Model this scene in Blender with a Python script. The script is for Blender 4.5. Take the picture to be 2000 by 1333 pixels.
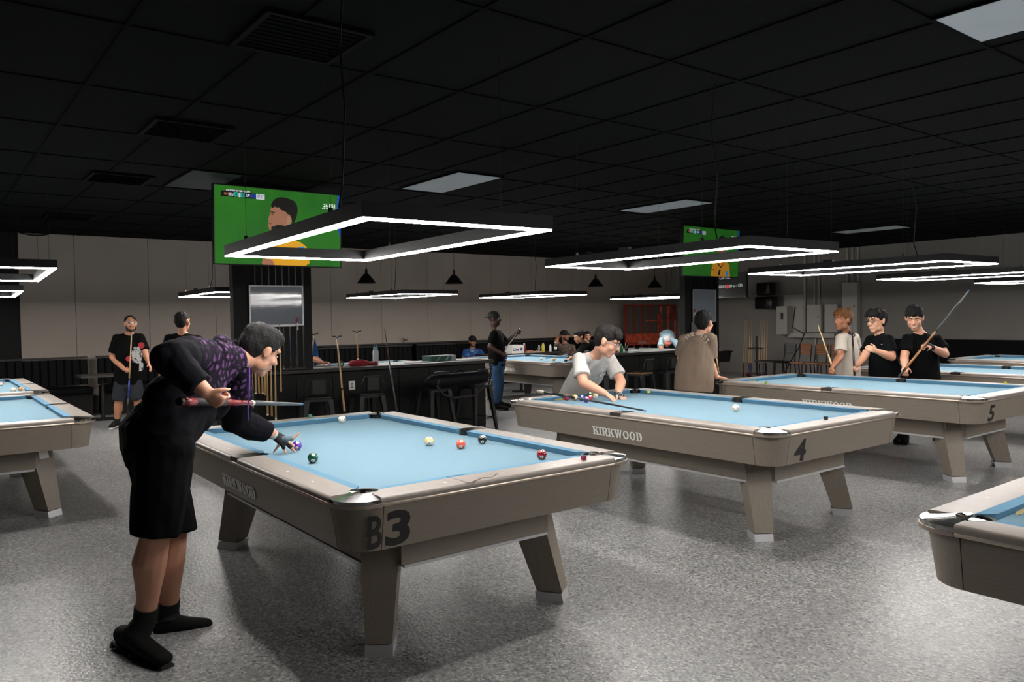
import bpy, bmesh, math, random
from mathutils import Vector, Matrix, Euler, noise
random.seed(7)
SC=bpy.context.scene
for o in list(bpy.data.objects): bpy.data.objects.remove(o)
C=SC.collection
# ------------------------------------------------------------------ camera
FPX,PIT,ROL,HC,AZ=1514.2,-.0296,-.0141,1.5247,-.9162
_ca,_sa=math.cos(AZ),math.sin(AZ)
def _room(v): return Vector((v[0]*_ca+v[1]*_sa,-v[0]*_sa+v[1]*_ca,v[2]))
_fwd=_room((0,math.cos(PIT),math.sin(PIT))); _rt=_room((1,0,0)); _up=_rt.cross(_fwd)
_cr,_sr=math.cos(ROL),math.sin(ROL)
_R=_rt*_cr+_up*_sr; _U=_up*_cr-_rt*_sr
cam=bpy.data.objects.new('camera',bpy.data.cameras.new('camera')); C.objects.link(cam)
cam.data.lens=36*FPX/2000; cam.data.sensor_width=36; cam.data.clip_start=.05; cam.data.clip_end=100
M=Matrix((( _R.x,_U.x,-_fwd.x,0),(_R.y,_U.y,-_fwd.y,0),(_R.z,_U.z,-_fwd.z,HC),(0,0,0,1)))
cam.matrix_world=M; SC.camera=cam
cam.data.dof.use_dof=False
# ------------------------------------------------------------------ world, exposure
W=bpy.data.worlds.new('world'); SC.world=W; W.use_nodes=True
W.node_tree.nodes['Background'].inputs[0].default_value=(.5,.6,.7,1); W.node_tree.nodes['Background'].inputs[1].default_value=.004
vs=SC.view_settings; vs.view_transform='Standard'; vs.look='None'; vs.gamma=1; vs.use_curve_mapping=False; vs.exposure=0.0
LAMP=84.0
# ------------------------------------------------------------------ helpers
def at(px,py,Y):
    """point of the room seen at that place of the photograph, Y metres in front of the camera (level distance)"""
    dx,dy=px-1000,py-666.5; d=_R*(dx/FPX)-_U*(dy/FPX)+_fwd
    f=_room((0,1,0)); t=Y/d.dot(f); return Vector((0,0,HC))+d*t
def depth(x,y): return x*_sa+y*_ca
def atz(px,py,z):
    dx,dy=px-1000,py-666.5; d=_R*(dx/FPX)-_U*(dy/FPX)+_fwd
    return Vector((0,0,HC))+d*((z-HC)/d.z)
def atx(px,py,x):
    dx,dy=px-1000,py-666.5; d=_R*(dx/FPX)-_U*(dy/FPX)+_fwd
    return Vector((0,0,HC))+d*(x/d.x)
def aty(px,py,y):
    dx,dy=px-1000,py-666.5; d=_R*(dx/FPX)-_U*(dy/FPX)+_fwd
    return Vector((0,0,HC))+d*(y/d.y)
def hexc(h):
    r=[int(h[i:i+2],16)/255 for i in (0,2,4)]
    return [c/12.92 if c<.04045 else ((c+.055)/1.055)**2.4 for c in r]
MATS={}
def mat(n,col,rough=.6,metal=0,emit=0,noise_=None,bump=None,spec=.5,coat=0,sheen=0,sss=0):
    if n in MATS: return MATS[n]
    m=bpy.data.materials.new(n); m.use_nodes=True; nt=m.node_tree; b=nt.nodes['Principled BSDF']
    if isinstance(col,str): col=hexc(col)
    c=(*col,1); b.inputs['Base Color'].default_value=c; b.inputs['Roughness'].default_value=rough
    b.inputs['Metallic'].default_value=metal; b.inputs['Specular IOR Level'].default_value=spec
    if coat: b.inputs['Coat Weight'].default_value=coat; b.inputs['Coat Roughness'].default_value=.08
    if sheen: b.inputs['Sheen Weight'].default_value=sheen
    if sss: b.inputs['Subsurface Weight'].default_value=sss; b.inputs['Subsurface Radius'].default_value=(.02,.008,.004); b.inputs['Subsurface Scale'].default_value=.5
    if emit: b.inputs['Emission Color'].default_value=c; b.inputs['Emission Strength'].default_value=emit
    tc=None
    if noise_ or bump: tc=nt.nodes.new('ShaderNodeTexCoord')
    if noise_:  # (scale vec, detail, col2, lo, hi)
        sc,det,c2,lo,hi=noise_
        mp=nt.nodes.new('ShaderNodeMapping'); mp.inputs['Scale'].default_value=sc if not isinstance(sc,(int,float)) else (sc,sc,sc)
        nt.links.new(tc.outputs['Object'],mp.inputs[0])
        nz=nt.nodes.new('ShaderNodeTexNoise'); nz.inputs['Scale'].default_value=1; nz.inputs['Detail'].default_value=det
        nt.links.new(mp.outputs[0],nz.inputs['Vector'])
        cr=nt.nodes.new('ShaderNodeValToRGB'); cr.color_ramp.elements[0].position=lo; cr.color_ramp.elements[1].position=hi
        cr.color_ramp.elements[0].color=c; cr.color_ramp.elements[1].color=(*(hexc(c2) if isinstance(c2,str) else c2),1)
        nt.links.new(nz.outputs[0],cr.inputs[0]); nt.links.new(cr.outputs[0],b.inputs['Base Color'])
        if emit: nt.links.new(cr.outputs[0],b.inputs['Emission Color'])
    if bump:
        sc,st,dist=bump
        nz=nt.nodes.new('ShaderNodeTexNoise'); nz.inputs['Scale'].default_value=sc; nz.inputs['Detail'].default_value=3
        nt.links.new(tc.outputs['Object'],nz.inputs['Vector'])
        bp=nt.nodes.new('ShaderNodeBump'); bp.inputs['Strength'].default_value=st; bp.inputs['Distance'].default_value=dist
        nt.links.new(nz.outputs[0],bp.inputs['Height']); nt.links.new(bp.outputs[0],b.inputs['Normal'])
    MATS[n]=m; return m
def link(o,parent=None):
    C.objects.link(o)
    if parent is not None: o.parent=parent
    return o
def obj(name,bm,m,parent=None,smooth=False,loc=None,mesh=None):
    if mesh is None:
        me=bpy.data.meshes.new(name); bmesh.ops.recalc_face_normals(bm,faces=bm.faces[:]); bm.to_mesh(me); bm.free()
    else: me=mesh
    for mm in (m if isinstance(m,(list,tuple)) else [m]): me.materials.append(mm)
    if smooth:
        for p in me.polygons: p.use_smooth=True
        if smooth!=2: me.set_sharp_from_angle(angle=math.radians(38))
    o=bpy.data.objects.new(name,me); link(o,parent)
    if loc is not None: o.location=loc
    return o
def tag(o,label=None,cat=None,group=None,kind=None):
    if label: o['label']=label
    if cat: o['category']=cat
    if group: o['group']=group
    if kind: o['kind']=kind
    return o
def thing(name,label,cat,loc=(0,0,0),rz=0,group=None):
    o=bpy.data.objects.new(name,None); o.empty_display_size=.1; C.objects.link(o); o.location=loc; o.rotation_euler=(0,0,rz)
    return tag(o,label,cat,group)
def struct(name,bm,m,parent=None,smooth=False):
    o=obj(name,bm,m,parent,smooth); o['kind']='structure'; return o
def dup(root,loc,rz=None,label=None,group=None,skip=()):
    def cp(o,par):
        c=o.copy(); C.objects.link(c); c.parent=par
        for ch in o.children:
            if ch.name.split('.')[0] not in skip: cp(ch,c)
        return c
    r=cp(root,None); r.location=loc
    if rz is not None: r.rotation_euler=(0,0,rz)
    if label: r['label']=label
    if group: r['group']=group
    return r
def NB(): return bmesh.new()
def box(bm,c,s,rot=None,bev=0):
    r=bmesh.ops.create_cube(bm,size=1); vs=r['verts']
    bmesh.ops.scale(bm,vec=s,verts=vs)
    if bev: 
        es=list({e for v in vs for e in v.link_edges}); g=bmesh.ops.bevel(bm,geom=es,offset=bev,segments=2,profile=.5,affect='EDGES'); vs=list({v for f in g['faces'] for v in f.verts}|{v for v in vs if v.is_valid})
    if rot is not None: bmesh.ops.rotate(bm,cent=(0,0,0),matrix=rot if isinstance(rot,Matrix) else Euler(rot).to_matrix(),verts=vs)
    bmesh.ops.translate(bm,vec=c,verts=vs); return bm
def prism(bm,poly,z0,z1,bev=0,top_scale=None):
    b=[bm.verts.new((x,y,z0)) for x,y in poly]; t=[bm.verts.new((x,y,z1)) for x,y in (top_scale or poly)]
    n=len(poly); fb=bm.faces.new(b[::-1]); ft=bm.faces.new(t)
    for i in range(n): bm.faces.new((b[i],b[(i+1)%n],t[(i+1)%n],t[i]))
    if bev: bmesh.ops.bevel(bm,geom=list(ft.edges),offset=bev,segments=3,profile=.5,affect='EDGES')
    return bm
def frame_of(d):
    d=d.normalized(); u=Vector((0,0,1)) if abs(d.z)<.95 else Vector((1,0,0)); x=u.cross(d).normalized(); return x,d.cross(x)
def tube(bm,pts,rad,lat=None,seg=12,cap=True,round_=False):
    """loft along pts; rad float or list of r or (r_lat,r_other); lat = lateral axis for elliptical sections"""
    pts=[Vector(p) for p in pts]; n=len(pts)
    if not isinstance(rad,(list,tuple)): rad=[rad]*n
    rad=[r if isinstance(r,(list,tuple)) else (r,r) for r in rad]
    if round_:   # rounded ends
        p0,p1=pts[0],pts[-1]; d0=(pts[0]-pts[1]).normalized(); d1=(pts[-1]-pts[-2]).normalized()
        def capr(p,d,r,rev):
            L=[]
            for a in (30,60,85):
                a=math.radians(a); k=min(r); L.append((p+d*k*math.sin(a),(r[0]*math.cos(a),r[1]*math.cos(a))))
            return L[::-1] if rev else L
        a0=capr(p0,d0,rad[0],True); a1=capr(p1,d1,rad[-1],False)
        lat_=lat
        if isinstance(lat,list): lat_=[lat[0]]*3+lat+[lat[-1]]*3
        pts=[a[0] for a in a0]+pts+[a[0] for a in a1]; rad=[a[1] for a in a0]+rad+[a[1] for a in a1]; lat=lat_; n=len(pts)
    rings=[]; px=None
    for i in range(n):
        d=(pts[min(i+1,n-1)]-pts[max(i-1,0)])
        if d.length<1e-7: d=Vector((0,0,1))
        d.normalize()
        if lat is not None:
            L=lat[i] if isinstance(lat,list) else lat; x=(L-d*L.dot(d)).normalized()
        else:
            if px is None: x,_=frame_of(d)
            else: x=(px-d*px.dot(d)).normalized()
            px=x
        y=d.cross(x)
        rings.append([bm.verts.new(pts[i]+x*(math.cos(2*math.pi*k/seg)*rad[i][0])+y*(math.sin(2*math.pi*k/seg)*rad[i][1])) for k in range(seg)])
    for a,b in zip(rings,rings[1:]):
        for k in range(seg): bm.faces.new((a[k],a[(k+1)%seg],b[(k+1)%seg],b[k]))
    if cap: bm.faces.new(rings[0][::-1]); bm.faces.new(rings[-1])
    return bm
def lathe(bm,prof,c=(0,0,0),seg=20):
    return tube(bm,[Vector(c)+Vector((0,0,z)) for r,z in prof],[max(r,.0004) for r,z in prof],lat=Vector((1,0,0)),seg=seg)
def ball(bm,c,r,rot=None,seg=16,scale=(1,1,1)):
    g=bmesh.ops.create_uvsphere(bm,u_segments=seg,v_segments=max(6,seg*2//3),radius=1); v=g['verts']
    bmesh.ops.scale(bm,vec=[r*s for s in scale],verts=v)
    if rot is not None: bmesh.ops.rotate(bm,cent=(0,0,0),matrix=rot,verts=v)
    bmesh.ops.translate(bm,vec=c,verts=v); return bm
def disc(bm,c,r,n,seg=12,th=.001):
    n=Vector(n).normalized(); return tube(bm,[Vector(c),Vector(c)+n*th],r,seg=seg)
def text(name,s,m,parent,size,origin,xdir,ydir,bold=0,th=.002,width=None,align='LEFT',shear=0):
    """flat lettering: raised thin solid, real mesh"""
    cu=bpy.data.curves.new(name,'FONT'); cu.body=s; cu.size=size; cu.offset=bold*size; cu.extrude=th/2; cu.align_x=align; cu.resolution_u=3; cu.shear=shear
    to=bpy.data.objects.new(name+'_t',cu); C.objects.link(to); bpy.context.view_layer.update()
    dg=bpy.context.evaluated_depsgraph_get(); me=bpy.data.meshes.new_from_object(to.evaluated_get(dg)); me.name=name
    bpy.data.objects.remove(to); bpy.data.curves.remove(cu)
    xs=[v.co.x for v in me.vertices]; k=1
    if width and xs: k=width/(max(xs)-min(xs))
    X=Vector(xdir).normalized(); Y=Vector(ydir).normalized(); N=X.cross(Y); x0=min(xs) if align=='LEFT' and xs else 0
    for v in me.vertices:
        p=v.co.copy(); v.co=Vector(origin)+X*((p.x-x0)*k)+Y*p.y+N*(p.z+th/2)
    me.materials.clear(); me.materials.append(m)
    o=bpy.data.objects.new(name,me); return link(o,parent)
def plates(name,polys,m,parent,origin,xdir,ydir,th=.002):
    """flat printed shapes as thin solids on a plane"""
    bm=NB(); X=Vector(xdir).normalized(); Y=Vector(ydir).normalized(); N=X.cross(Y)
    for poly in polys:
        a=[bm.verts.new(Vector(origin)+X*x+Y*y) for x,y in poly]; b=[bm.verts.new(v.co+N*th) for v in a]
        bm.faces.new(a[::-1]); bm.faces.new(b)
        for i in range(len(a)): bm.faces.new((a[i],a[(i+1)%len(a)],b[(i+1)%len(a)],b[i]))
    bmesh.ops.triangulate(bm,faces=bm.faces[:])
    return obj(name,bm,m,parent)
def arc(cx,cy,r,a0,a1,n):
    return [(cx+r*math.cos(math.radians(a0+(a1-a0)*i/n)),cy+r*math.sin(math.radians(a0+(a1-a0)*i/n))) for i in range(n+1)]
# ------------------------------------------------------------------ materials
def floor_mat():
    m=bpy.data.materials.new('flake_floor'); m.use_nodes=True; nt=m.node_tree; b=nt.nodes['Principled BSDF']; N=nt.nodes.new; Lk=nt.links.new
    tc=N('ShaderNodeTexCoord')
    v=N('ShaderNodeTexVoronoi'); v.inputs['Scale'].default_value=85; Lk(tc.outputs['Object'],v.inputs['Vector'])
    cr=N('ShaderNodeValToRGB'); e=cr.color_ramp.elements; e[0].position=0; e[0].color=(*hexc('555556'),1); e[1].position=.95; e[1].color=(*hexc('b4b3b1'),1)
    for p,c in ((.15,'757576'),(.5,'8c8c8b'),(.8,'999896')): q=e.new(p); q.color=(*hexc(c),1)
    sp=N('ShaderNodeSeparateColor'); Lk(v.outputs['Color'],sp.inputs[0]); Lk(sp.outputs[0],cr.inputs[0])
    n2=N('ShaderNodeTexNoise'); n2.inputs['Scale'].default_value=1.3; n2.inputs['Detail'].default_value=5; Lk(tc.outputs['Object'],n2.inputs['Vector'])
    mx=N('ShaderNodeMix'); mx.data_type='RGBA'; mx.blend_type='MULTIPLY'; mx.inputs[0].default_value=.35
    c2=N('ShaderNodeValToRGB'); c2.color_ramp.elements[0].position=.3; c2.color_ramp.elements[0].color=(.55,.55,.56,1); c2.color_ramp.elements[1].position=.65; Lk(n2.outputs[0],c2.inputs[0])
    Lk(cr.outputs[0],mx.inputs[6]); Lk(c2.outputs[0],mx.inputs[7]); Lk(mx.outputs[2],b.inputs['Base Color'])
    b.inputs['Roughness'].default_value=.3; b.inputs['Specular IOR Level'].default_value=.42
    n3=N('ShaderNodeTexNoise'); n3.inputs['Scale'].default_value=55; n3.inputs['Detail'].default_value=3; Lk(tc.outputs['Object'],n3.inputs['Vector'])
    bp=N('ShaderNodeBump'); bp.inputs['Strength'].default_value=.45; bp.inputs['Distance'].default_value=.005; Lk(n3.outputs[0],bp.inputs['Height']); Lk(bp.outputs[0],b.inputs['Normal'])
    return m
def wood_mat(n,c1,c2,sc,rough=.45,coat=0):
    return mat(n,c1,rough=rough,noise_=(sc,4,c2,.35,.7),coat=coat)
FLOOR=floor_mat()
WALL=mat('wall_paint','a99d93',.85,noise_=(1.2,3,'a3978d',.35,.65))
WALLG=mat('wall_grey','8f8a85',.85,noise_=(1.2,3,'88837f',.35,.65))
CEIL=mat('ceiling_black',(.0011,.0012,.0014),1,bump=(40,.3,.004),spec=.12)
BLACK=mat('black_paint','050505',.6,spec=.25)
BLACKW=mat('black_wood','050505',.6,noise_=((3,3,40),4,'0a0909',.35,.7),spec=.3)
BROWNW=wood_mat('dark_brown_wood','0f0b08','1d140e',(30,30,2),.5)
VINYL=mat('black_vinyl','08090b',.7,spec=.15)
APRON=wood_mat('ash_laminate','877d72','7f756a',(8,8,260),.45)
APRONV=wood_mat('ash_laminate_upright','877d72','7c7267',(200,200,6),.45)
RAILM=mat('rail_laminate','938a83',.38,noise_=((6,60,60),3,'8c847d',.35,.65))
TRIMM=mat('champagne_trim','c9bbae',.3,.75)
CHROME=mat('chrome','d8d8d8',.12,1)
ALU=mat('brushed_aluminium','c9c9cc',.4,.45)
CLOTH=mat('blue_cloth','6b8a9a',.95,noise_=(300,2,'678696',.3,.7))
CUSH=mat('blue_cushion','55809b',.95)
BLEATH=mat('pocket_black','050505',.5)
WHITE=mat('white_letter','e9e9e6',.5)
INK=mat('black_letter','101112',.5)
DOT=mat('sight_pearl','efe6d8',.3)
STEELB=mat('black_steel','17181a',.45,.3)
# ------------------------------------------------------------------ room
XB,YR,ZC=-15.1,17.2,3.05
bm=NB(); box(bm,(-5.0,6.5,-.05),(20.6,22,.1)); struct('floor',bm,FLOOR)
bm=NB(); box(bm,(-5.0,6.5,ZC+.05),(20.6,22,.1)); ceiling=struct('ceiling',bm,CEIL)
GRID=mat('ceiling_grid',(.0009,.001,.0011),1,spec=.1)
gm=NB(); box(gm,(0,0,0),(.024,21.8,.008)); gme=bpy.data.meshes.new('grid_bar'); gm.to_mesh(gme); gm.free(); gme.materials.append(GRID)
gm=NB(); box(gm,(0,0,0),(20.4,.024,.008)); gme2=bpy.data.meshes.new('grid_bar'); gm.to_mesh(gme2); gm.free(); gme2.materials.append(GRID)
for i in range(16):
    o=bpy.data.objects.new('grid_bar',gme); link(o,ceiling); o.location=(-14.2+i*1.23,6.5,ZC-.003)
for i in range(28):
    y=-2.5+i*.68; o=bpy.data.objects.new('grid_bar',gme2); link(o,ceiling); o.location=(-5,y,ZC-.0035)
bm=NB(); box(bm,(XB-.06,6.5,ZC/2),(.1,21.9,ZC)); wb=struct('wall_back',bm,BLACK)
ys=[1.36]+[2.17+1.17*i for i in range(13)]; ys[-1]=YR
for a,b in zip(ys,ys[1:]):
    bm=NB(); box(bm,(XB,(a+b)/2,ZC/2),(.03,b-a-.007,ZC-.01)); obj('wall_panel',bm,WALL,wb)
bm=NB(); box(bm,(-5,YR+.05,ZC/2),(20.4,.1,ZC)); struct('wall_right',bm,WALLG)
bm=NB(); box(bm,(5.25,6.5,ZC/2),(.1,21.9,ZC)); struct('wall_front',bm,WALLG)
bm=NB(); box(bm,(-5,-4.45,ZC/2),(20.4,.1,ZC)); struct('wall_left',bm,BLACK)
# dark wainscot on the right wall
bm=NB(); box(bm,(-4.3,YR-.02,.475),(9.4,.04,.95)); struct('trim_1',bm,VINYL)
bm=NB(); box(bm,(XB+.03,10.5,.5),(.03,12.6,.96)); struct('trim_2',bm,VINYL)
bm=NB(); box(bm,(XB+.09,10.6,1.0),(.17,12.3,.03)); struct('trim_3',bm,BROWNW)
# ------------------------------------------------------------------ pool tables
PU,PV,RW,ZB,ZT=1.195,.643,.194,.758,.793
HL,HW=PU+RW,PV+RW; RC=.13
def slab_text(name,word,m,parent,h,origin,xdir,ydir,width):
    """slab-serif capitals built from strokes"""
    t=.2; s=.12
    def rect(x0,y0,x1,y1): return [(x0,y0),(x1,y0),(x1,y1),(x0,y1)]
    def serif(x,y,w=.36): return rect(x-w/2,y,x+w/2,y+s)
    def ring(x0,x1,y0,y1,tx,half=False):
        P=[];cx=(x0+x1)/2;cy=(y0+y1)/2;n=14
        for i in range(n):
            a0,a1=2*math.pi*i/n,2*math.pi*(i+1)/n
            o=lambda a,k:(cx+(x1-x0)/2*math.cos(a)-(k*tx*math.cos(a)),cy+(y1-y0)/2*math.sin(a)-(k*.13*math.sin(a)))
            P.append([o(a0,1),o(a0,0),o(a1,0),o(a1,1)][::1])
        return P
    G={}
    G['I']=(.46,[rect(.13,0,.33,1),serif(.23,0,.44),serif(.23,1-s,.44)])
    G['K']=(.86,[rect(.12,0,.32,1),serif(.22,0,.4),serif(.22,1-s,.4),[(.3,.36),(.3,.52),(.62,.95),(.8,.95)],[(.42,.55),(.58,.66),(.84,.06),(.62,.06)],serif(.70,0,.36),serif(.68,1-s,.34)])
    G['R']=(.84,[rect(.12,0,.32,1),serif(.22,0,.4),rect(.04,1-s,.5,1),rect(.3,.42,.52,.42+s),[(.5,1),(.5,.88),(.56,.82),(.56,.6),(.5,.54),(.5,.42),(.66,.46),(.74,.58),(.74,.84),(.66,.96)],[(.4,.48),(.56,.5),(.78,.1),(.58,.1)],rect(.56,0,.86,s)])
    G['W']=(1.18,[[(.1,1),(.3,1),(.44,.3),(.42,0),(.32,0)],[(.42,0),(.38,.1),(.54,1),(.66,1),(.5,0)],[(.54,1),(.66,1),(.84,.1),(.8,0),(.72,0)],[(.72,0),(.78,.3),(.92,1),(1.08,1),(.84,0)],serif(.18,1-s,.36),serif(.6,1-s,.3),serif(1.0,1-s,.32)])
    G['O']=(.86,ring(.04,.82,0,1,.2))
    G['D']=(.86,[rect(.12,0,.32,1),rect(.04,0,.46,s),rect(.04,1-s,.46,1),[(.44,1),(.44,1-s),(.56,.78),(.6,.62),(.6,.38),(.56,.22),(.44,s),(.44,0),(.64,.06),(.76,.2),(.81,.4),(.81,.6),(.76,.8),(.64,.94)]])
    tot=sum(G[c][0] for c in word); k=width/tot; x=0; P=[]
    for c in word:
        w,ps=G[c]
        for p in ps: P.append([((x+a)*k,b*h) for a,b in p])
        x+=w
    return plates(name,P,m,parent,origin,xdir,ydir,.0022)
def make_table():
    T=thing('pool_table','x','pool table')
    # bed
    PR=.062; cc=(PU+.03,PV+.03)
    def bed_outline(sx,sy):
        return 0
    P=[]; X,Y=PU+.05,PV+.05
    P+=[(-PR,-Y)][:0]
    def sidep(sg):  # notch at a long side
        return [(PR*math.cos(math.radians(a))*(1),(sg*Y)-sg*PR*.8*math.sin(math.radians(a))) for a in range(180,-1,-30)] if sg<0 else [(PR*math.cos(math.radians(a)),Y-PR*.8*math.sin(math.radians(a))) for a in range(0,181,30)]
    def corner(sx,sy,order):
        pts=[(X-.075,Y),(X-.085,Y-.03),(X-.07,Y-.065),(X-.03,Y-.085),(X,Y-.075)]
        pts=[(sx*a,sy*b) for a,b in pts]; return pts if order else pts[::-1]
    P=sidep(-1)+corner(1,-1,True)+corner(1,1,False)+sidep(1)+corner(-1,1,True)+corner(-1,-1,False)
    bm=NB(); prism(bm,P,ZB-.03,ZB); bmesh.ops.triangulate(bm,faces=bm.faces[:]); obj('cloth_bed',bm,CLOTH,T)
    # cushions
    def cushion(p0,p1,out,e0,e1):
        bm=NB(); p0,p1,out=Vector(p0),Vector(p1),Vector(out); d=(p1-p0).normalized(); r=[]
        for p,e,sg in ((p0,e0,-1),(p1,e1,1)):
            pr=[(0,ZB+.033),(.004,ZT-.001),(.05,ZT),(.05,ZB+.001),(.016,ZB+.001)]
            r.append([bm.verts.new(Vector((0,0,z))+p+out*o+d*sg*e*(o/.05)) for o,z in pr])
        for i in range(5): bm.faces.new((r[0][i],r[0][(i+1)%5],r[1][(i+1)%5],r[1][i]))
        bm.faces.new(r[0][::-1]); bm.faces.new(r[1]); obj('cushion',bm,CUSH,T)
    for s in (-1,1):
        cushion((-PU+.08,s*PV,0),(-.066,s*PV,0),(0,s,0),.06,.012)
        cushion((.066,s*PV,0),(PU-.08,s*PV,0),(0,s,0),.012,.06)
        cushion((s*PU,-PV+.08,0),(s*PU,PV-.08,0),(s,0,0),.06,.06)
    # rails and trim
    CE=.16
    def rail(x0,x1,y0,y1,outer):
        bm=NB(); box(bm,((x0+x1)/2,(y0+y1)/2,ZT-.014),(x1-x0,y1-y0,.028))
        es=[e for e in bm.edges if all(v.co.z>ZT-.001 for v in e.verts) and all(abs(v.co.dot(Vector(outer))-max(w.co.dot(Vector(outer)) for w in bm.verts))<1e-5 for v in e.verts)]
        bmesh.ops.bevel(bm,geom=es,offset=.016,segments=4,profile=.5,affect='EDGES'); obj('rail',bm,RAILM,T,True)
    def trim(x0,x1,y0,y1):
        bm=NB(); box(bm,((x0+x1)/2,(y0+y1)/2,ZT-.034),(x1-x0,y1-y0,.014),bev=.005); obj('rail_trim',bm,TRIMM,T,True)
    for s in (-1,1):
        for a,b in ((-HL+CE,-.058),(.058,HL-CE)):
            y0,y1=sorted((s*(PV+.05),s*HW)); rail(a,b,y0,y1,(0,s,0)); y0,y1=sorted((s*(HW-.05),s*(HW+.004))); trim(a,b,y0,y1)
        x0,x1=sorted((s*(PU+.05),s*HL)); rail(x0,x1,-HW+CE,HW-CE,(s,0,0)); x0,x1=sorted((s*(HL-.05),s*(HL+.004))); trim(x0,x1,-HW+CE,HW-CE)
    # corner castings
    for sx in (-1,1):
        for sy in (-1,1):
            out=[(HL-CE,HW)]+arc(HL-RC,HW-RC,RC,90,0,8)+[(HL,HW-CE)]
            inn=[(PU+.05,HW-CE)]+[(PU+.05,PV-.005)]+arc(cc[0],cc[1],PR,-60,150,8)+[(PU-.005,PV+.05),(HL-CE,PV+.05)]
            poly=[(sx*a,sy*b) for a,b in out+inn]
            if sx*sy>0: poly=poly[::-1]
            bm=NB(); prism(bm,poly,ZT-.03,ZT+.0015)
            for v in bm.verts:   # round the outer edge down
                if v.co.z>ZT and (abs(v.co.x)>HL-.002 or abs(v.co.y)>HW-.002 or (abs(v.co.x)>HL-RC and abs(v.co.y)>HW-RC and math.hypot(abs(v.co.x)-HL+RC,abs(v.co.y)-HW+RC)>RC-.002)): v.co.z-=.012; 
            bmesh.ops.triangulate(bm,faces=bm.faces[:]); obj('corner_casting',bm,CHROME,T,True)
            lip=[(HL-CE,HW+.004)]+arc(HL-RC,HW-RC,RC+.004,90,0,8)+[(HL+.004,HW-CE)]+[(HL-.03,HW-CE)]+arc(HL-RC,HW-RC,RC-.03,0,90,6)+[(HL-CE,HW-.03)]
            poly=[(sx*a,sy*b) for a,b in lip]; poly=poly[::-1] if sx*sy>0 else poly
            bm=NB(); prism(bm,poly,ZT-.041,ZT-.027); bmesh.ops.triangulate(bm,faces=bm.faces[:]); obj('corner_lip',bm,TRIMM,T,True)
            # pocket cup
            bm=NB(); ring=[]
            c=(sx*(cc[0]+.005),sy*(cc[1]+.005))
            for r,z in ((PR+.012,ZT-.004),(PR,ZT-.006),(PR,ZB-.12),(.02,ZB-.15)):
                ring.append([bm.verts.new((c[0]+r*math.cos(2*math.pi*k/16),c[1]+r*math.sin(2*math.pi*k/16),z)) for k in range(16)])
            for a,b in zip(ring,ring[1:]):
                for k in range(16): bm.faces.new((a[k],a[(k+1)%16],b[(k+1)%16],b[k]))
            bm.faces.new(ring[-1]); obj('pocket',bm,BLEATH,T,True)
    for s in (-1,1):
        poly=[(.057,s*(HW-.002)),(-.057,s*(HW-.002)),(-.057,s*(PV+.05)),(-.050,s*(PV+.04))]+[(-.046*math.cos(math.radians(a)),s*(PV+.05+.05*math.sin(math.radians(a)))) for a in range(0,181,30)]+[(.050,s*(PV+.04)),(.057,s*(PV+.05))]
        bm=NB(); prism(bm,poly if s<0 else poly[::-1],ZT-.03,ZT+.001); bmesh.ops.triangulate(bm,faces=bm.faces[:]); obj('side_casting',bm,mat('gunmetal_casting','77726c',.22,.85),T)
        bm=NB(); box(bm,(0,s*(HW-.02),ZT-.034),(.115,.048,.014),bev=.004); obj('side_lip',bm,TRIMM,T)
        bm=NB(); ring=[]
        for r,z in ((.058,ZT-.004),(.05,ZT-.006),(.05,ZB-.1),(.015,ZB-.12)):
            ring.append([bm.verts.new((r*math.cos(2*math.pi*k/14),s*(PV+.055)+r*math.sin(2*math.pi*k/14),z)) for k in range(14)])
        for a,b in zip(ring,ring[1:]):
            for k in range(14): bm.faces.new((a[k],a[(k+1)%14],b[(k+1)%14],b[k]))
        bm.faces.new(ring[-1]); obj('pocket',bm,BLEATH,T,True)
    # sights
    sm=None
    for s in (-1,1):
        pts=[(x*PU/4,s*(HW-.07)) for x in (-3,-2,-1,1,2,3)]+[(s*(HL-.07),y*PV/2) for y in (-1,0,1)]
        for x,y in pts:
            if sm is None:
                bm=NB(); disc(bm,(0,0,0),.0065,(0,0,1),8,.0006); o=obj('sight',bm,DOT,T); sm=o.data
            else: o=bpy.data.objects.new('sight',sm); link(o,T)
            o.location=(x,y,ZT)
    # apron panels + rounded corners
    zt,zb,ti=ZT-.041,.56,.03
    def panel(a,b,out):  # a,b along; out axis
        bm=NB()
        def q(l,z,o):
            return Vector((l,out*o,z))
        top,bot=0,0
        return bm
    ACR=RC+.045
    for s in (-1,1):
        bm=NB(); a=HL-ACR-.003; y1,y0=HW-.012,HW-.012-ti
        v=[bm.verts.new(p) for p in ((-a,s*y0,zb),(a,s*y0,zb),(a,s*y1,zt),(-a,s*y1,zt),(-a,s*(y0-.03),zb),(a,s*(y0-.03),zb),(a,s*(y1-.05),zt),(-a,s*(y1-.05),zt))]
        for f in ((0,1,2,3),(4,5,6,7),(0,1,5,4),(2,3,7,6),(0,3,7,4),(1,2,6,5)): bm.faces.new([v[i] for i in f])
        obj('apron',bm,APRON,T)
        bm=NB(); a=HW-ACR-.003; y1,y0=HL-.012,HL-.012-ti
        v=[bm.verts.new(p) for p in ((s*y0,-a,zb),(s*y0,a,zb),(s*y1,a,zt),(s*y1,-a,zt),(s*(y0-.03),-a,zb),(s*(y0-.03),a,zb),(s*(y1-.05),a,zt),(s*(y1-.05),-a,zt))]
        for f in ((0,1,2,3),(4,5,6,7),(0,1,5,4),(2,3,7,6),(0,3,7,4),(1,2,6,5)): bm.faces.new([v[i] for i in f])
        obj('apron',bm,APRON,T)
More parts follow.
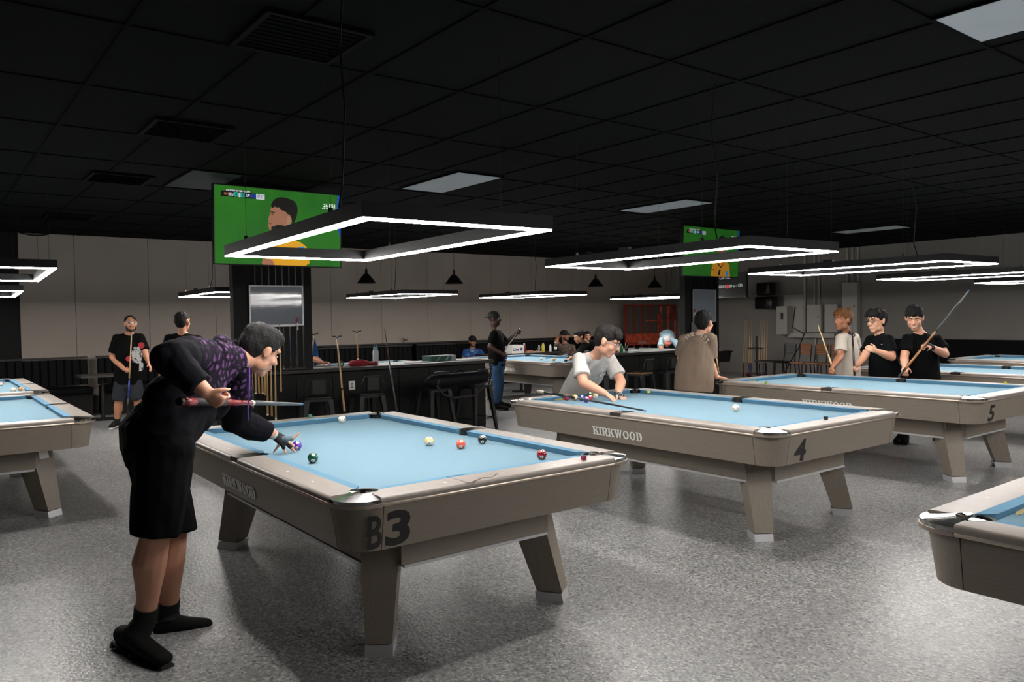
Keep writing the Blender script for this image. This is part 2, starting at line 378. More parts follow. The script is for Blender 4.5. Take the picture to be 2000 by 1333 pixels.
        for s2 in (-1,1):
            bm=NB(); cx,cy=HL-ACR,HW-ACR; n=10; L=[]
            for z,r in ((zb,ACR-.012-ti),(zt,ACR-.012)):
                for rr in (r,r-.03):
                    L.append([bm.verts.new((s*(cx+rr*math.cos(math.pi/2*i/n)),s2*(cy+rr*math.sin(math.pi/2*i/n)),z)) for i in range(n+1)])
            for i in range(n):
                bm.faces.new((L[0][i],L[0][i+1],L[2][i+1],L[2][i])); bm.faces.new((L[1][i],L[1][i+1],L[3][i+1],L[3][i]))
                bm.faces.new((L[0][i],L[0][i+1],L[1][i+1],L[1][i])); bm.faces.new((L[2][i],L[2][i+1],L[3][i+1],L[3][i]))
            for i in (0,n): bm.faces.new((L[0][i],L[2][i],L[3][i],L[1][i]))
            obj('apron_corner',bm,APRONV,T,True)
    # under frame
    bm=NB(); box(bm,(0,0,.66),(2*HL-.2,2*HW-.2,.17)); obj('slate_frame',bm,BLACKW,T)
    fx,fy=1.12,.56
    for s in (-1,1):
        bm=NB(); box(bm,(s*(fx-.035),0,.477),(.07,2*fy-.24,.165)); obj('frame_beam',bm,APRON,T)
        bm=NB(); box(bm,(0,s*(fy-.035),.477),(2*fx-.24,.07,.165)); obj('frame_beam',bm,APRON,T)
        bm=NB(); box(bm,(s*(fx-.04),0,.387),(.1,2*fy-.26,.014)); obj('frame_strip',bm,ALU,T)
        bm=NB(); box(bm,(0,s*(fy-.04),.387),(2*fx-.26,.1,.014)); obj('frame_strip',bm,ALU,T)
    # legs, turned towards the corners and leaning outwards
    cu,cv=1.054,.518; lc,ls=math.cos(.622),math.sin(.622)
    for sx in (-1,1):
        for sy in (-1,1):
            n=Vector((sx*lc,sy*ls,0)); t=Vector((-n.y,n.x,0)); c=Vector((sx*cu,sy*cv,0))
            bm=NB(); R=[]
            for z,no,ni,w0,w1 in ((.056,.072,-.068,.060,.060),(.575,-.05,-.25,.098,.098)):
                R.append([bm.verts.new(c+Vector((0,0,z))+n*no-t*w0),bm.verts.new(c+Vector((0,0,z))+n*no+t*w1),bm.verts.new(c+Vector((0,0,z))+n*ni+t*w1),bm.verts.new(c+Vector((0,0,z))+n*ni-t*w0)])
            bm.faces.new(R[0][::-1]); bm.faces.new(R[1])
            for i in range(4): bm.faces.new((R[0][i],R[0][(i+1)%4],R[1][(i+1)%4],R[1][i]))
            leg=obj('leg',bm,APRONV,T)
            bm=NB(); R=[]
            for z,k,o in ((0,.0,.006),(.05,.0,-.006)):
                R.append([bm.verts.new(c+Vector((0,0,z))+n*(a+o)+t*b) for a,b in ((.074,-.064),(.074,.064),(-.072,.064),(-.072,-.064))])
            bm.faces.new(R[0][::-1]); bm.faces.new(R[1])
            for i in range(4): bm.faces.new((R[0][i],R[0][(i+1)%4],R[1][(i+1)%4],R[1][i]))
            obj('foot',bm,ALU,leg)
    slab_text('lettering','KIRKWOOD',WHITE,T,.066,(-.275,-(HW-.0325),.598),(1,0,0),(0,-.156,1),.53)
    # maker's name on the far cushion face
    text('cushion_lettering','KAOKUN',mat('gold_print','b79a3c',.5),T,.022,(-PU+.0135,.0-.42,ZB+.006),(0,1,0),(-.3,0,1),bold=.02,th=.0006,width=.115)
    return T
T3C=(-4.243,2.178,0)
SPOTS=[('pool table marked B3 in the foreground with balls spread on blue cloth',T3C,1),
 ('pool table marked 4 with coloured balls gathered at its far end',(-4.189,5.029,0),1),
 ('pool table marked 5 with the man in beige leaning on its corner',(-4.15,7.9,0),1),
 ('second pool table behind the one marked 5, cut by the right edge',(-4.15,10.75,0),1),
 ('farthest pool table at the right edge, before the dark wall panel',(-4.12,13.62,0),1),
 ('pool table at the left edge with a tag on its leg',(-8.19,.27,0),1),
 ('smaller looking pool table at the left edge, behind the tagged one',(-11.3,.32,0),1),
 ('pool table behind the bar, under the second hanging frame light',(-11.35,4.0,0),1),
 ('pool table hidden behind the black counter with the bag',(-11.0,6.1,0),1),
 ('pool table beside the man in jeans, white lettering half hidden',(-10.8,8.95,0),1),
 ('pool table corner in the lower right foreground',(.05,3.64,0),1),
 ('pool table outside the picture, right of the foreground corner table',(.05,6.5,0),1),
 ('pool table outside the picture, farthest of that row',(.05,9.36,0),1)]
base=make_table(); base['label']=SPOTS[0][0]; base.location=T3C
tables=[base]
for lab,loc,_ in SPOTS[1:]:
    tables.append(dup(base,loc,label=lab,skip=() ))
for t in tables: t['group']='pool tables of the hall'
def num(tb,parts):
    for s,size,y,z,w,b,sh in parts:
        text('number_'+'decal',s,INK,tables[tb],size,(HL-.012-.03*(.752-z)/.192,y,z),(0,1,0),(.15,0,1),bold=b,th=.0016,width=w,shear=sh)
num(0,[('B',.205,-.728,.574,.066,.012,0),('3',.205,-.645,.577,.118,.035,0)])
num(1,[('4',.2,-.584,.575,.13,.03,0)])
num(2,[('5',.2,-.584,.575,.12,.025,0)])
# tag on the leg of the left table
bm=NB(); n=Vector((.8127,.5827,0)); c=Vector((1.054,.518,0))+n*.0-Vector((0,0,0)); box(bm,c+n*(-.028)+Vector((0,0,.50)),(.085,.085,.004),rot=Matrix.Rotation(.622,3,'Z')@Matrix.Rotation(math.radians(90-13),3,'Y')); obj('tag',bm,WHITE,tables[5])
# dark table behind the second bar
DK=mat('dark_rail','141210',.35); GC=mat('grey_cloth','7e8580',.95)
dt=dup(base,(-11.3,12.6,0),label='black-railed pool table where the man in the cap bends down',group='pool tables of the hall',skip=('lettering','cushion_lettering'))
DKM={'rail':DK,'rail_trim':DK,'apron':DK,'apron_corner':DK,'corner_casting':DK,'corner_lip':DK,'cloth_bed':GC,'cushion':GC,'leg':DK,'frame_beam':DK,'side_lip':DK}
for ch in dt.children:
    k=ch.name.split('.')[0]
    if k in DKM: ch.data=ch.data.copy(); ch.data.materials[0]=DKM[k]
# ------------------------------------------------------------------ frame lamps
EM=bpy.data.materials.new('led_diffuser'); EM.use_nodes=True; nt=EM.node_tree; nt.nodes.remove(nt.nodes['Principled BSDF']); e=nt.nodes.new('ShaderNodeEmission'); e.inputs[0].default_value=(1,.965,.92,1); e.inputs[1].default_value=LAMP; nt.links.new(e.outputs[0],nt.nodes['Material Output'].inputs[0])
LFR=mat('lamp_black','121315',.5)
def make_lamp(L=2.103,Wd=.963,w=.05,h=.062):
    T=thing('frame_lamp','x','lamp'); lx,ly=L/2,Wd/2
    for s in (-1,1):
        bm=NB(); box(bm,(0,s*(ly-w/2),h/2+.004),(L,w,h)); obj('channel',bm,LFR,T)
        bm=NB(); box(bm,(s*(lx-w/2),0,h/2+.004),(w,Wd-2*w,h)); obj('channel',bm,LFR,T)
        bm=NB(); box(bm,(0,s*(ly-w/2),0),(L-.006,w-.008,.008)); obj('diffuser',bm,EM,T)
        bm=NB(); box(bm,(s*(lx-w/2),0,0),(w-.008,Wd-2*w-.002,.008)); obj('diffuser',bm,EM,T)
    for sx in (-1,1):
        for sy in (-1,1):
            bm=NB(); tube(bm,[(sx*lx*.62,sy*(ly-w/2),h),(sx*lx*.62,sy*(ly-w/2),h+.028)],.012,seg=8); obj('clip',bm,CHROME,T)
            bm=NB(); tube(bm,[(sx*lx*.62,sy*(ly-w/2),h+.02),(sx*lx*.62,sy*(ly-w/2),ZC-1.903)],.0013,seg=5); obj('suspension_wire',bm,LFR,T)
    bm=NB(); P=[Vector((lx*.75,-ly*.98,h+.01)),Vector((lx*.7,-ly*.9,h+.12)),Vector((lx*.72,-ly*.88,.5)),Vector((lx*.66,-ly*.86,.8)),Vector((lx*.7,-ly*.84,ZC-1.903))]; tube(bm,P,.005,seg=6); obj('power_cable',bm,LFR,T)
    bm=NB(); box(bm,(-.1,-ly+.03,h+.015),(.10,.035,.022)); obj('driver_box',bm,LFR,T)
    return T
LS=[((-3.86,1.963,1.936),'frame lamp nearest the camera, hanging over the B3 table'),
 ((-3.96,4.654,1.953),'second frame lamp from the camera, its near corner crossing the far television'),
 ((-4.06,7.613,1.968),'third frame lamp from the camera, long strip ending above the loudspeakers'),
 ((-4.1,10.45,1.962),'frame lamp at right whose near end leaves the picture, upper one'),
 ((-4.05,13.3,1.96),'lowest and farthest frame lamp at the right edge of the picture'),
 ((-7.9,.44,1.954),'frame lamp at the left edge over the tagged table'),
 ((-11.48,.55,1.91),'small looking frame lamp at the left edge, below the other'),
 ((-10.9,3.48,1.9),'frame lamp left of the slatted pillar'),
 ((-11.17,6.27,1.907),'frame lamp right of the slatted pillar, over the counter'),
 ((-11.3,9.13,1.925),'frame lamp above the man in jeans'),
 ((-11.35,12.75,1.915),'yellowish frame lamp over the black-railed table'),
 ((.3,3.75,1.95),'frame lamp over the corner table, outside the picture'),
 ((.1,6.5,1.95),'frame lamp outside the picture, right of the corner table'),
 ((.1,9.36,1.95),'frame lamp outside the picture, farthest of that row')]
lamp0=make_lamp(); lamp0['group']='rectangular frame lamps'; lamp0.location=LS[0][0]; lamp0['label']=LS[0][1]; lamps=[lamp0]
lamp0.rotation_euler.z=-.05
for loc,lab in LS[1:]: lamps.append(dup(lamp0,loc,label=lab))
#PARTB
# ------------------------------------------------------------------ ceiling fittings
PANEL=mat('troffer_panel','cfd4da',.7,noise_=(2.5,2,'c3c9d0',.3,.7))
PANELD=mat('troffer_panel_dim','15181b',.7)
def troffer(x,y,lab,m=PANEL,L=1.2,Wd=.56):
    t=thing('ceiling_panel_light',lab,'ceiling light',(x,y,ZC-.012),0,'unlit troffers in the black ceiling')
    bm=NB(); box(bm,(0,0,.002),(L,Wd,.008)); obj('diffuser_panel',bm,m,t)
    for s in (-1,1):
        bm=NB(); box(bm,(0,s*(Wd/2+.008),.003),(L+.032,.016,.014)); obj('frame',bm,GRID,t)
        bm=NB(); box(bm,(s*(L/2+.008),0,.003),(.016,Wd,.014)); obj('frame',bm,GRID,t)
troffer(-7.3,4.76,'unlit white ceiling panel above the nearest frame lamp')
troffer(-7.25,8.27,'unlit white ceiling panel left of the smaller far television')
troffer(-7.23,13.78,'narrowest looking white ceiling panel, above the lamps at the right')
troffer(-1.27,4.5,'large looking white ceiling panel in the top right corner')
troffer(-8.6,2.47,'switched-off dim ceiling panel beside the big television',PANELD,1.1,.5)
VB=mat('vent_black',(.0003,.0003,.0003),.9,spec=.1); VS=mat('vent_slat',(.001,.001,.001),.8,spec=.1)
for i,(x,y,lab) in enumerate(((-4.01,1.68,'black ceiling vent at top left, the largest looking'),(-6.44,1.73,'second black ceiling vent from the camera'),(-8.94,1.72,'third black ceiling vent, before the dim panel'),(-12.5,1.75,'farthest black ceiling vent, near the back wall'))):
    t=thing('ceiling_vent',lab,'ceiling vent',(x,y,ZC-.014),0,'ceiling vents')
    bm=NB(); box(bm,(0,0,.004),(.56,.56,.006)); obj('backing',bm,VB,t)
    bm=NB()
    for s in (-1,1): box(bm,(0,s*.275,0),(.58,.03,.02)); box(bm,(s*.275,0,0),(.03,.52,.02))
    obj('frame',bm,VS,t)
    for k in range(9):
        bm=NB(); box(bm,(-.22+k*.055,0,0),(.022,.5,.004),rot=(0,.5,0)); 
        for v in bm.verts: v.co=v.co
        o=obj('slat',bm,VS,t)
for x,y,z,lab in ((-12.6,7.8,2.97,'small grey dome camera on the ceiling seen through the nearest lamp'),(-13.4,12.6,2.97,'small grey dome camera on the ceiling left of the far television')):
    t=thing('dome_camera',lab,'camera',(x,y,ZC),0)
    bm=NB(); lathe(bm,[(.08,-.015),(.08,-.0005)]); obj('base',bm,mat('camera_grey','4a4c4f',.5),t)
    bm=NB(); ball(bm,(0,0,-.05),.065,seg=12); obj('dome',bm,mat('camera_dome','2a2c2f',.25),t,True)
# pendants
def pendant():
    t=thing('pendant_lamp','x','lamp'); 
    bm=NB(); lathe(bm,[(.185,0),(.19,.008),(.075,.16),(.045,.19),(.03,.2)],seg=28); bm.faces.ensure_lookup_table()
    obj('shade',bm,mat('pendant_black','0c0c0d',.5),t,True)
    bm=NB(); lathe(bm,[(.028,.2),(.028,.27),(.012,.3)]); obj('socket',bm,mat('old_brass','3b2f22',.4,.6),t,True)
    bm=NB(); tube(bm,[(0,0,.29),(0,0,.79)],.004,seg=6); obj('cord',bm,BLACK,t)
    bm=NB(); lathe(bm,[(.05,.775),(.05,.789)]); obj('canopy',bm,BLACK,t); return t
pn=pendant(); pn['group']='black cone pendants along the back wall'
PL=[((-14.1,7.17,2.26),'black cone pendant right of the slatted pillar'),((-13.7,9.0,2.26),'black cone pendant second from the left'),((-13.7,13.1,2.26),'black cone pendant left of the small far television'),((-13.7,15.2,2.26),'black cone pendant half lost in the dark beside the far television')]
pn.location=PL[0][0]; pn['label']=PL[0][1]
for l,b in PL[1:]: dup(pn,l,label=b)
# cable up by the left corner
bm=NB(); P=[atx(36+i*9.5,454+7*math.sin(i/8*math.pi)-0.2*i,XB+.06) for i in range(9)]; tube(bm,P,.012,seg=6); tag(obj('hanging_cable',bm,BLACK,None),'black cable sagging along the top of the back wall at left','cable')
# ------------------------------------------------------------------ slatted pillars with boards and televisions
def slat_pillar(y0,lab,zb0=0):
    t=thing('slatted_pillar',lab,'pillar',(-8.76,y0,0),0,'black slatted pillars')
    for a,b,d in ((0,.18,.12),(.83,.92,.12)):
        bm=NB(); box(bm,(-d/2,(a+b)/2,(zb0+3.05)/2),(d,b-a,3.05-zb0)); obj('post',bm,BLACKW,t)
    w=.066; n=8; g=(.65-n*w)/(n+1)
    m0=None
    for k in range(n):
        y=.18+g+k*(w+g)+w/2
        if m0 is None:
            bm=NB(); box(bm,(0,0,0),(.03,w,2.06)); o=obj('slat',bm,BLACKW,t); m0=o.data
        else: o=bpy.data.objects.new('slat',m0); link(o,t)
        o.location=(-.05,y,2.005)
    bm=NB(); box(bm,(-.06,.505,.965),(.12,.65,.02)); obj('base_board',bm,BROWNW,t)
    bm=NB(); box(bm,(-.04,.46,2.94),(.12,1.0,.2)); obj('header',bm,BLACKW,t)
    return t
slat_pillar(2.81,'black slatted pillar with the big television and whiteboard',.951)
slat_pillar(10.48,'black slatted pillar behind the man in beige, with smaller looking television')
# posts also close the lower part
GRN=mat('screen_green','2e7d1e',.4,emit=.62,noise_=((2,2,3),3,'256f20',.3,.7)); BEZ=mat('bezel','050506',.35)
def em(n,c,s=.7): return mat('screen_'+n,c,.4,emit=s)
def television(name,lab,y0,y1,z0,z1,x,profile,k=1.0):
    t=thing('television',lab,'television',(x,y0,z0),0); w,h=y1-y0,z1-z0; O=(.0,0,0)
    bm=NB(); box(bm,(-.03,w/2,h/2),(.05,w+.03,h+.03),bev=.004); obj('housing',bm,BEZ,t)
    bm=NB(); box(bm,(-.18,w/2,h/2),(.26,.12,.12)); obj('bracket',bm,BEZ,t)
    X,Y=(0,1,0),(0,0,1); e=k
    def pl(n,polys,c,d,s=.7): plates(n,[[(a*w,b*h) for a,b in p] for p in polys],em(n+name,c,s*e),t,(-.004+d,0,0),X,Y,.0008)
    GR=mat('screen_green'+name,'2b7a1c',.4,emit=.60*e,noise_=((2,3,2),3,'226a1c',.3,.7))
    plates('picture',[[(0,0),(w,0),(w,h),(0,h)]],GR,t,(-.0049,0,0),X,Y,.0008)
    pl('board',[[(.972,.55),(1,.4),(1,1),(.975,1),(.965,.75)]],'1247a8',.0006)
    if profile:
        SK='9a6a52'
        pl('neck',[[(.47,.36),(.47,.46),(.60,.52),(.59,.34),(.64,.30),(.5,.24),(.44,.3)]],'7d4f3c',.0006,.6)
        pl('face',[[(.425,.765),(.42,.70),(.412,.655),(.402,.605),(.412,.59),(.405,.57),(.413,.555),(.403,.54),(.410,.525),(.404,.505),(.412,.47),(.43,.45),(.47,.44),(.52,.47),(.575,.53),(.585,.64),(.56,.74),(.50,.80),(.45,.80)]],SK,.0012,.72)
        pl('ear',[[(.545,.60),(.552,.545),(.572,.545),(.588,.60),(.585,.65),(.565,.665),(.548,.64)]],'a97860',.0026)
        pl('hair',[[(.43,.76),(.425,.80),(.44,.85),(.455,.875),(.48,.90),(.51,.91),(.545,.905),(.58,.89),(.61,.87),(.632,.82),(.638,.76),(.632,.68),(.615,.60),(.597,.54),(.592,.60),(.575,.68),(.555,.69),(.54,.72),(.50,.74),(.49,.77),(.46,.765),(.455,.78),(.44,.755)]],'15130f',.0019,.5)
        pl('brow',[[(.418,.70),(.424,.712),(.452,.705),(.462,.69),(.44,.693)],[(.422,.675),(.434,.683),(.447,.67),(.434,.667)],[(.407,.553),(.425,.552),(.43,.543),(.41,.546)]],'2a1812',.0022,.4)
        pl('shirt',[[(.36,.02),(.40,.15),(.38,.22),(.44,.32),(.50,.30),(.60,.345),(.66,.32),(.71,.26),(.73,.16),(.735,.04),(.70,.0),(.40,.0)]],'d99d1f',.0014,.8)
        pl('arm',[[(.35,.02),(.36,.08),(.40,.09),(.44,.05),(.45,.0),(.36,.0)]],'a86f55',.002)
        pl('badge',[[(.635,.19),(.64,.25),(.69,.265),(.705,.19)]],'1b83c4',.002,.8)
    else:
        pl('neck',[[(.62,.30),(.62,.44),(.72,.44),(.72,.30)]],'7d4f3c',.0006,.5)
        pl('face',[[(.60,.62),(.60,.5),(.63,.42),(.67,.39),(.71,.42),(.74,.5),(.74,.62)]],'8a5a4c',.0012,.6)
        pl('hair',[[(.585,.58),(.59,.72),(.62,.82),(.67,.87),(.72,.84),(.76,.76),(.77,.64),(.75,.56),(.73,.66),(.62,.67)]],'17181a',.0019,.5)
        pl('shirt',[[(.49,.0),(.51,.20),(.53,.28),(.60,.32),(.67,.22),(.74,.33),(.80,.30),(.83,.22),(.85,.0)]],'c98a25',.0014,.7)
        pl('collar',[[(.60,.31),(.67,.21),(.73,.31),(.72,.27),(.67,.18),(.61,.26)],[(.51,.14),(.55,.12),(.54,.155)],[(.62,.03),(.66,.03),(.67,.15),(.64,.15)]],'1a1a18',.002,.5)
        pl('patch',[[(.76,.01),(.81,.01),(.81,.12),(.76,.12)]],'1b83c4',.002,.8)
    pl('scoreboard',[[(.075,.925),(.085,.955),(.27,.955),(.275,.925)],[(.045,.86),(.05,.93),(.31,.925),(.31,.855)]],'0a0c0f',.002,.3)
    pl('scores',[[(.145,.865),(.145,.925),(.175,.925),(.175,.865)],[(.195,.865),(.195,.925),(.222,.925),(.222,.865)]],'20a58c',.0028,.8)
    pl('pills',[[(.310,.855),(.310,.925),(.375,.922),(.375,.853)],[(.178,.862),(.178,.92),(.192,.92),(.192,.862)]],'cfd6de',.0028,.7)
    pl('flags',[[(.07,.88),(.07,.91),(.095,.91),(.095,.88)]],'a05a3a',.0028,.7); pl('flag',[[(.262,.87),(.262,.915),(.285,.915),(.285,.87)],[(.286,.86),(.286,.92),(.309,.92),(.309,.86)]],'1b3f8c',.0028,.6)
    Wm=em('white'+name,'f0f2f4',.95*e); Dk=em('ink'+name,'0a1420',.2)
    for s,m_,sz,a,b,wd in (('FIFA WORLD CUP 2026 - GROUP E',Wm,.016,.085,.932,.18),('ECU',Wm,.030,.103,.875,.036),('0',Dk,.034,.153,.876,.014),('0',Dk,.034,.203,.876,.014),('CUW',Wm,.030,.226,.875,.034),('37:27',Dk,.030,.318,.874,.048),('26 FS1',Wm,.034,.85,.825,.10),('LIVE  KANSAS CITY',Wm,.014,.84,.795,.115)):
        text('caption',s,m_,t,sz*h/.55,(.0015,a*w,b*h),X,Y,bold=.01,th=.0006,width=wd*w)
    t.rotation_euler=(0,math.radians(3),0)
    return t
television('a','big television showing a football player in profile on green',2.52,3.95,2.15,2.975,-8.42,True)
television('b','smaller looking television with yellow-shirted player behind the second lamp',10.02,11.50,2.19,3.0,-8.42,False,.5)
# third screen, facing along the room
t=thing('television','black information screen with white lines of text beside far pillar','television',(-10.2,12.9,1.845),0)
bm=NB(); box(bm,(.475,.03,.27),(.95,.05,.50),bev=.004); obj('housing',bm,BEZ,t)
bm=NB(); box(bm,(.475,.02,.86),(.04,.04,.70)); obj('hanger',bm,BEZ,t)
Wm=em('whitec','c9ccd0',.6)
bm=NB(); box(bm,(.475,.003,.27),(.91,.002,.46)); obj('picture',bm,em('blackc','060709',.2),t)
text('caption','WORLD CUP LIVE',Wm,t,.085,(.05,.0015,.40),(1,0,0),(0,0,1),bold=.01,width=.52,th=.0006)
text('caption','GROUP H',Wm,t,.075,(.29,.0015,.225),(1,0,0),(0,0,1),bold=.01,width=.16,th=.0006)
text('caption','ESP vs',Wm,t,.075,(.54,.0015,.23),(1,0,0),(0,0,1),bold=.01,width=.13,th=.0006)
text('caption','KSA',Wm,t,.075,(.76,.0015,.24),(1,0,0),(0,0,1),bold=.01,width=.1,th=.0006)
plates('flag',[[(.46,.21),(.53,.21),(.53,.29),(.46,.29)]],em('redc','c0392b',.7),t,(0,.0015,0),(1,0,0),(0,0,1),.0006)
plates('flag',[[(.68,.24),(.74,.24),(.74,.28),(.68,.28)]],em('greenc','1d5c3a',.6),t,(0,.0015,0),(1,0,0),(0,0,1),.0006)
# whiteboards
WBM=mat('whiteboard_face','878d97',.05,spec=.5,bump=(14,.05,.004))
def whiteboard(y0,y1,z0,z1,lab,mk):
    w,h=y1-y0,z1-z0; t=thing('whiteboard',lab,'whiteboard',(-8.745,y0,z0))
    bm=NB(); box(bm,(.008,w/2,h/2),(.014,w,h)); obj('writing_surface',bm,WBM,t)
    for a in (0,h): bm=NB(); box(bm,(.014,w/2,a),(.02,w+.014,.014)); obj('frame',bm,ALU,t)
    for a in (0,w): bm=NB(); box(bm,(.014,a,h/2),(.02,.014,h)); obj('frame',bm,ALU,t)
    bm=NB(); box(bm,(.04,w*.55,-.012),(.06,w*.5,.008)); obj('tray',bm,ALU,t)
    y,z=mk; c=thing('marker_pen','white marker pen with red cap hanging by '+lab.split(' ')[0]+' whiteboard','pen',(-8.715,y0+y,z0+z))
    bm=NB(); tube(bm,[(0,0,-.055),(0,0,.03)],.008,seg=8); obj('barrel',bm,WHITE,c)
    bm=NB(); tube(bm,[(0,0,.03),(0,0,.09)],.0095,seg=8); obj('cap',bm,mat('marker_red','a02c20',.4),c)
whiteboard(2.985,3.605,1.48,1.93,'glossy whiteboard on the slatted pillar under the big television',(.55,-.005))
whiteboard(10.66,11.27,1.42,1.97,'farther whiteboard on the pillar behind the man in beige',(.02,.13))
bm=NB(); box(bm,(-8.742,10.72,1.32),(.004,.2,.17)); tag(obj('notice_sheet',bm,mat('paper_grey','6d7074',.7),None),'grey printed notice below the farther whiteboard','notice')
# ------------------------------------------------------------------ counters
def counter(y0,y1,zt,lab):
    t=thing('bar_counter',lab,'counter',(-9.05,y0,0)); L=y1-y0
    bm=NB(); box(bm,(0,L/2,zt/2-.02),(.5,L,zt-.045)); obj('body',bm,BLACKW,t)
    n=int(L/.42)
    for k in range(n): 
        bm=NB(); box(bm,(.256,(k+.5)*L/n,zt/2),(.012,L/n-.008,zt-.1)); obj('panel',bm,BLACKW,t)
    bm=NB(); box(bm,(.03,L/2,zt-.02),(.66,L+.16,.04),bev=.003); obj('counter_top',bm,BROWNW,t)
    return t
counter(2.62,6.27,.95,'long black bar counter with stools and leaning cues')
counter(8.85,10.39,.94,'second black bar counter with bottles, behind the white shirt')
# outlets
for y,z,lab in ((4.24,.72,'white wall outlet on the black counter face'),(6.05,.74,'white wall outlet half hidden by the black bag')):
    t=thing('outlet',lab,'outlet',(-8.786,y,z)); bm=NB(); box(bm,(.004,0,0),(.008,.085,.11),bev=.002); obj('plate',bm,WHITE,t)
    bm=NB(); box(bm,(.0085,0,.02),(.002,.03,.026)); box(bm,(.0085,0,-.02),(.002,.03,.026)); obj('socket',bm,mat('socket_grey','8e8e8c',.5),t)
# stools
STM=mat('stool_metal','1a1c1d',.5,.3); SEATW=wood_mat('stool_wood','8a6748','6d4d33',(20,3,3),.45)
def stool(seatm=STM):
    t=thing('bar_stool','x','stool')
    bm=NB(); box(bm,(0,0,.645),(.30,.30,.022),bev=.01); obj('seat',bm,seatm,t,True)
    bm=NB(); box(bm,(0,0,.622),(.28,.28,.03)); obj('seat_rim',bm,STM,t)
    for sx in (-1,1):
        for sy in (-1,1):
            bm=NB(); R=[]
            for z,c,w in ((.005,.205,.028),(.63,.13,.058)):
                R.append([bm.verts.new((sx*c+a*w,sy*c+b*w,z)) for a,b in ((-.5,-.5),(.5,-.5),(.5,.5),(-.5,.5))])
            bm.faces.new(R[0][::-1]); bm.faces.new(R[1])
            for i in range(4): bm.faces.new((R[0][i],R[0][(i+1)%4],R[1][(i+1)%4],R[1][i]))
            obj('leg',bm,STM,t)
    for s in (-1,1):
        bm=NB(); tube(bm,[(s*.18,-.18,.22),(s*.18,.18,.22)],.008,seg=6); obj('foot_rail',bm,STM,t)
        bm=NB(); tube(bm,[(-.18,s*.18,.22),(.18,s*.18,.22)],.008,seg=6); obj('foot_rail',bm,STM,t)
    bm=NB(); tube(bm,[(.13,-.13,.655),(.17,-.14,.78),(.18,-.11,.86),(.18,.11,.86),(.17,.14,.78),(.13,.13,.655)],.008,seg=6); obj('back_frame',bm,STM,t)
    bm=NB(); box(bm,(.182,0,.78),(.008,.15,.16),bev=.003); obj('back_plate',bm,STM,t)
    return t
st=stool(); st['group']='metal stools at the counters'
SL=[((-8.42,3.62,0),2.9,'black metal bar stool nearest the pillar, behind the B3 table'),((-8.4,4.25,0),3.1,'black metal bar stool under the white outlet'),((-8.42,5.2,0),3.2,'black metal bar stool under the left end of the bag'),((-8.4,5.82,0),3.3,'black metal bar stool at the right end of the counter'),
 ((-8.35,9.55,0),3.0,'black metal bar stool at the second counter, right of the wooden seat'),((-8.3,10.25,0),3.3,'black metal bar stool hidden behind the man in beige'),((-8.35,8.2,0),3.1,'black metal bar stool left of the wooden seat')]
st.location,st.rotation_euler.z,st['label']=SL[0][0],SL[0][1]-math.pi,SL[0][2]
for l,r,b in SL[1:]: dup(st,l,r-math.pi,label=b)
s2=stool(SEATW); s2.location=(-8.3,8.85,0); s2.rotation_euler.z=.2; s2['label']='bar stool with a light brown wooden seat at second counter'; s2['group']='metal stools at the counters'
# bag on the stools
bg=thing('cue_bag','black padded cue bag with metal clips lying over two stools','bag',(-8.22,5.0,.745))
NAV=mat('bag_navy','07080f',.65,bump=(30,.3,.004),spec=.2)
bm=NB(); tube(bm,[(0,.0,.0),(0,.04,.0),(0,.85,.02),(0,.9,.02)],[.05,.085,.085,.05],seg=16,round_=True); obj('body',bm,NAV,bg,True)
bm=NB(); tube(bm,[(.05,.08,-.04),(.09,.16,-.16),(.10,.3,-.21),(.10,.62,-.2),(.09,.74,-.12),(.05,.82,-.02)],.014,seg=8,lat=Vector((1,0,0))); obj('strap',bm,mat('strap_plum','1d1320',.6),bg,True)
for y in (.07,.83):
    bm=NB(); 
    for k in range(3): tube(bm,[(.075,y+k*.012,-.05+k*.03),(.095,y+k*.012+.01,-.03+k*.03)],.007,seg=6)
    obj('clip',bm,CHROME,bg)
bm=NB(); tube(bm,[(.0,.36,.08),(.0,.40,.12),(.0,.50,.12),(.0,.54,.08)],.01,seg=6); obj('handle',bm,NAV,bg)
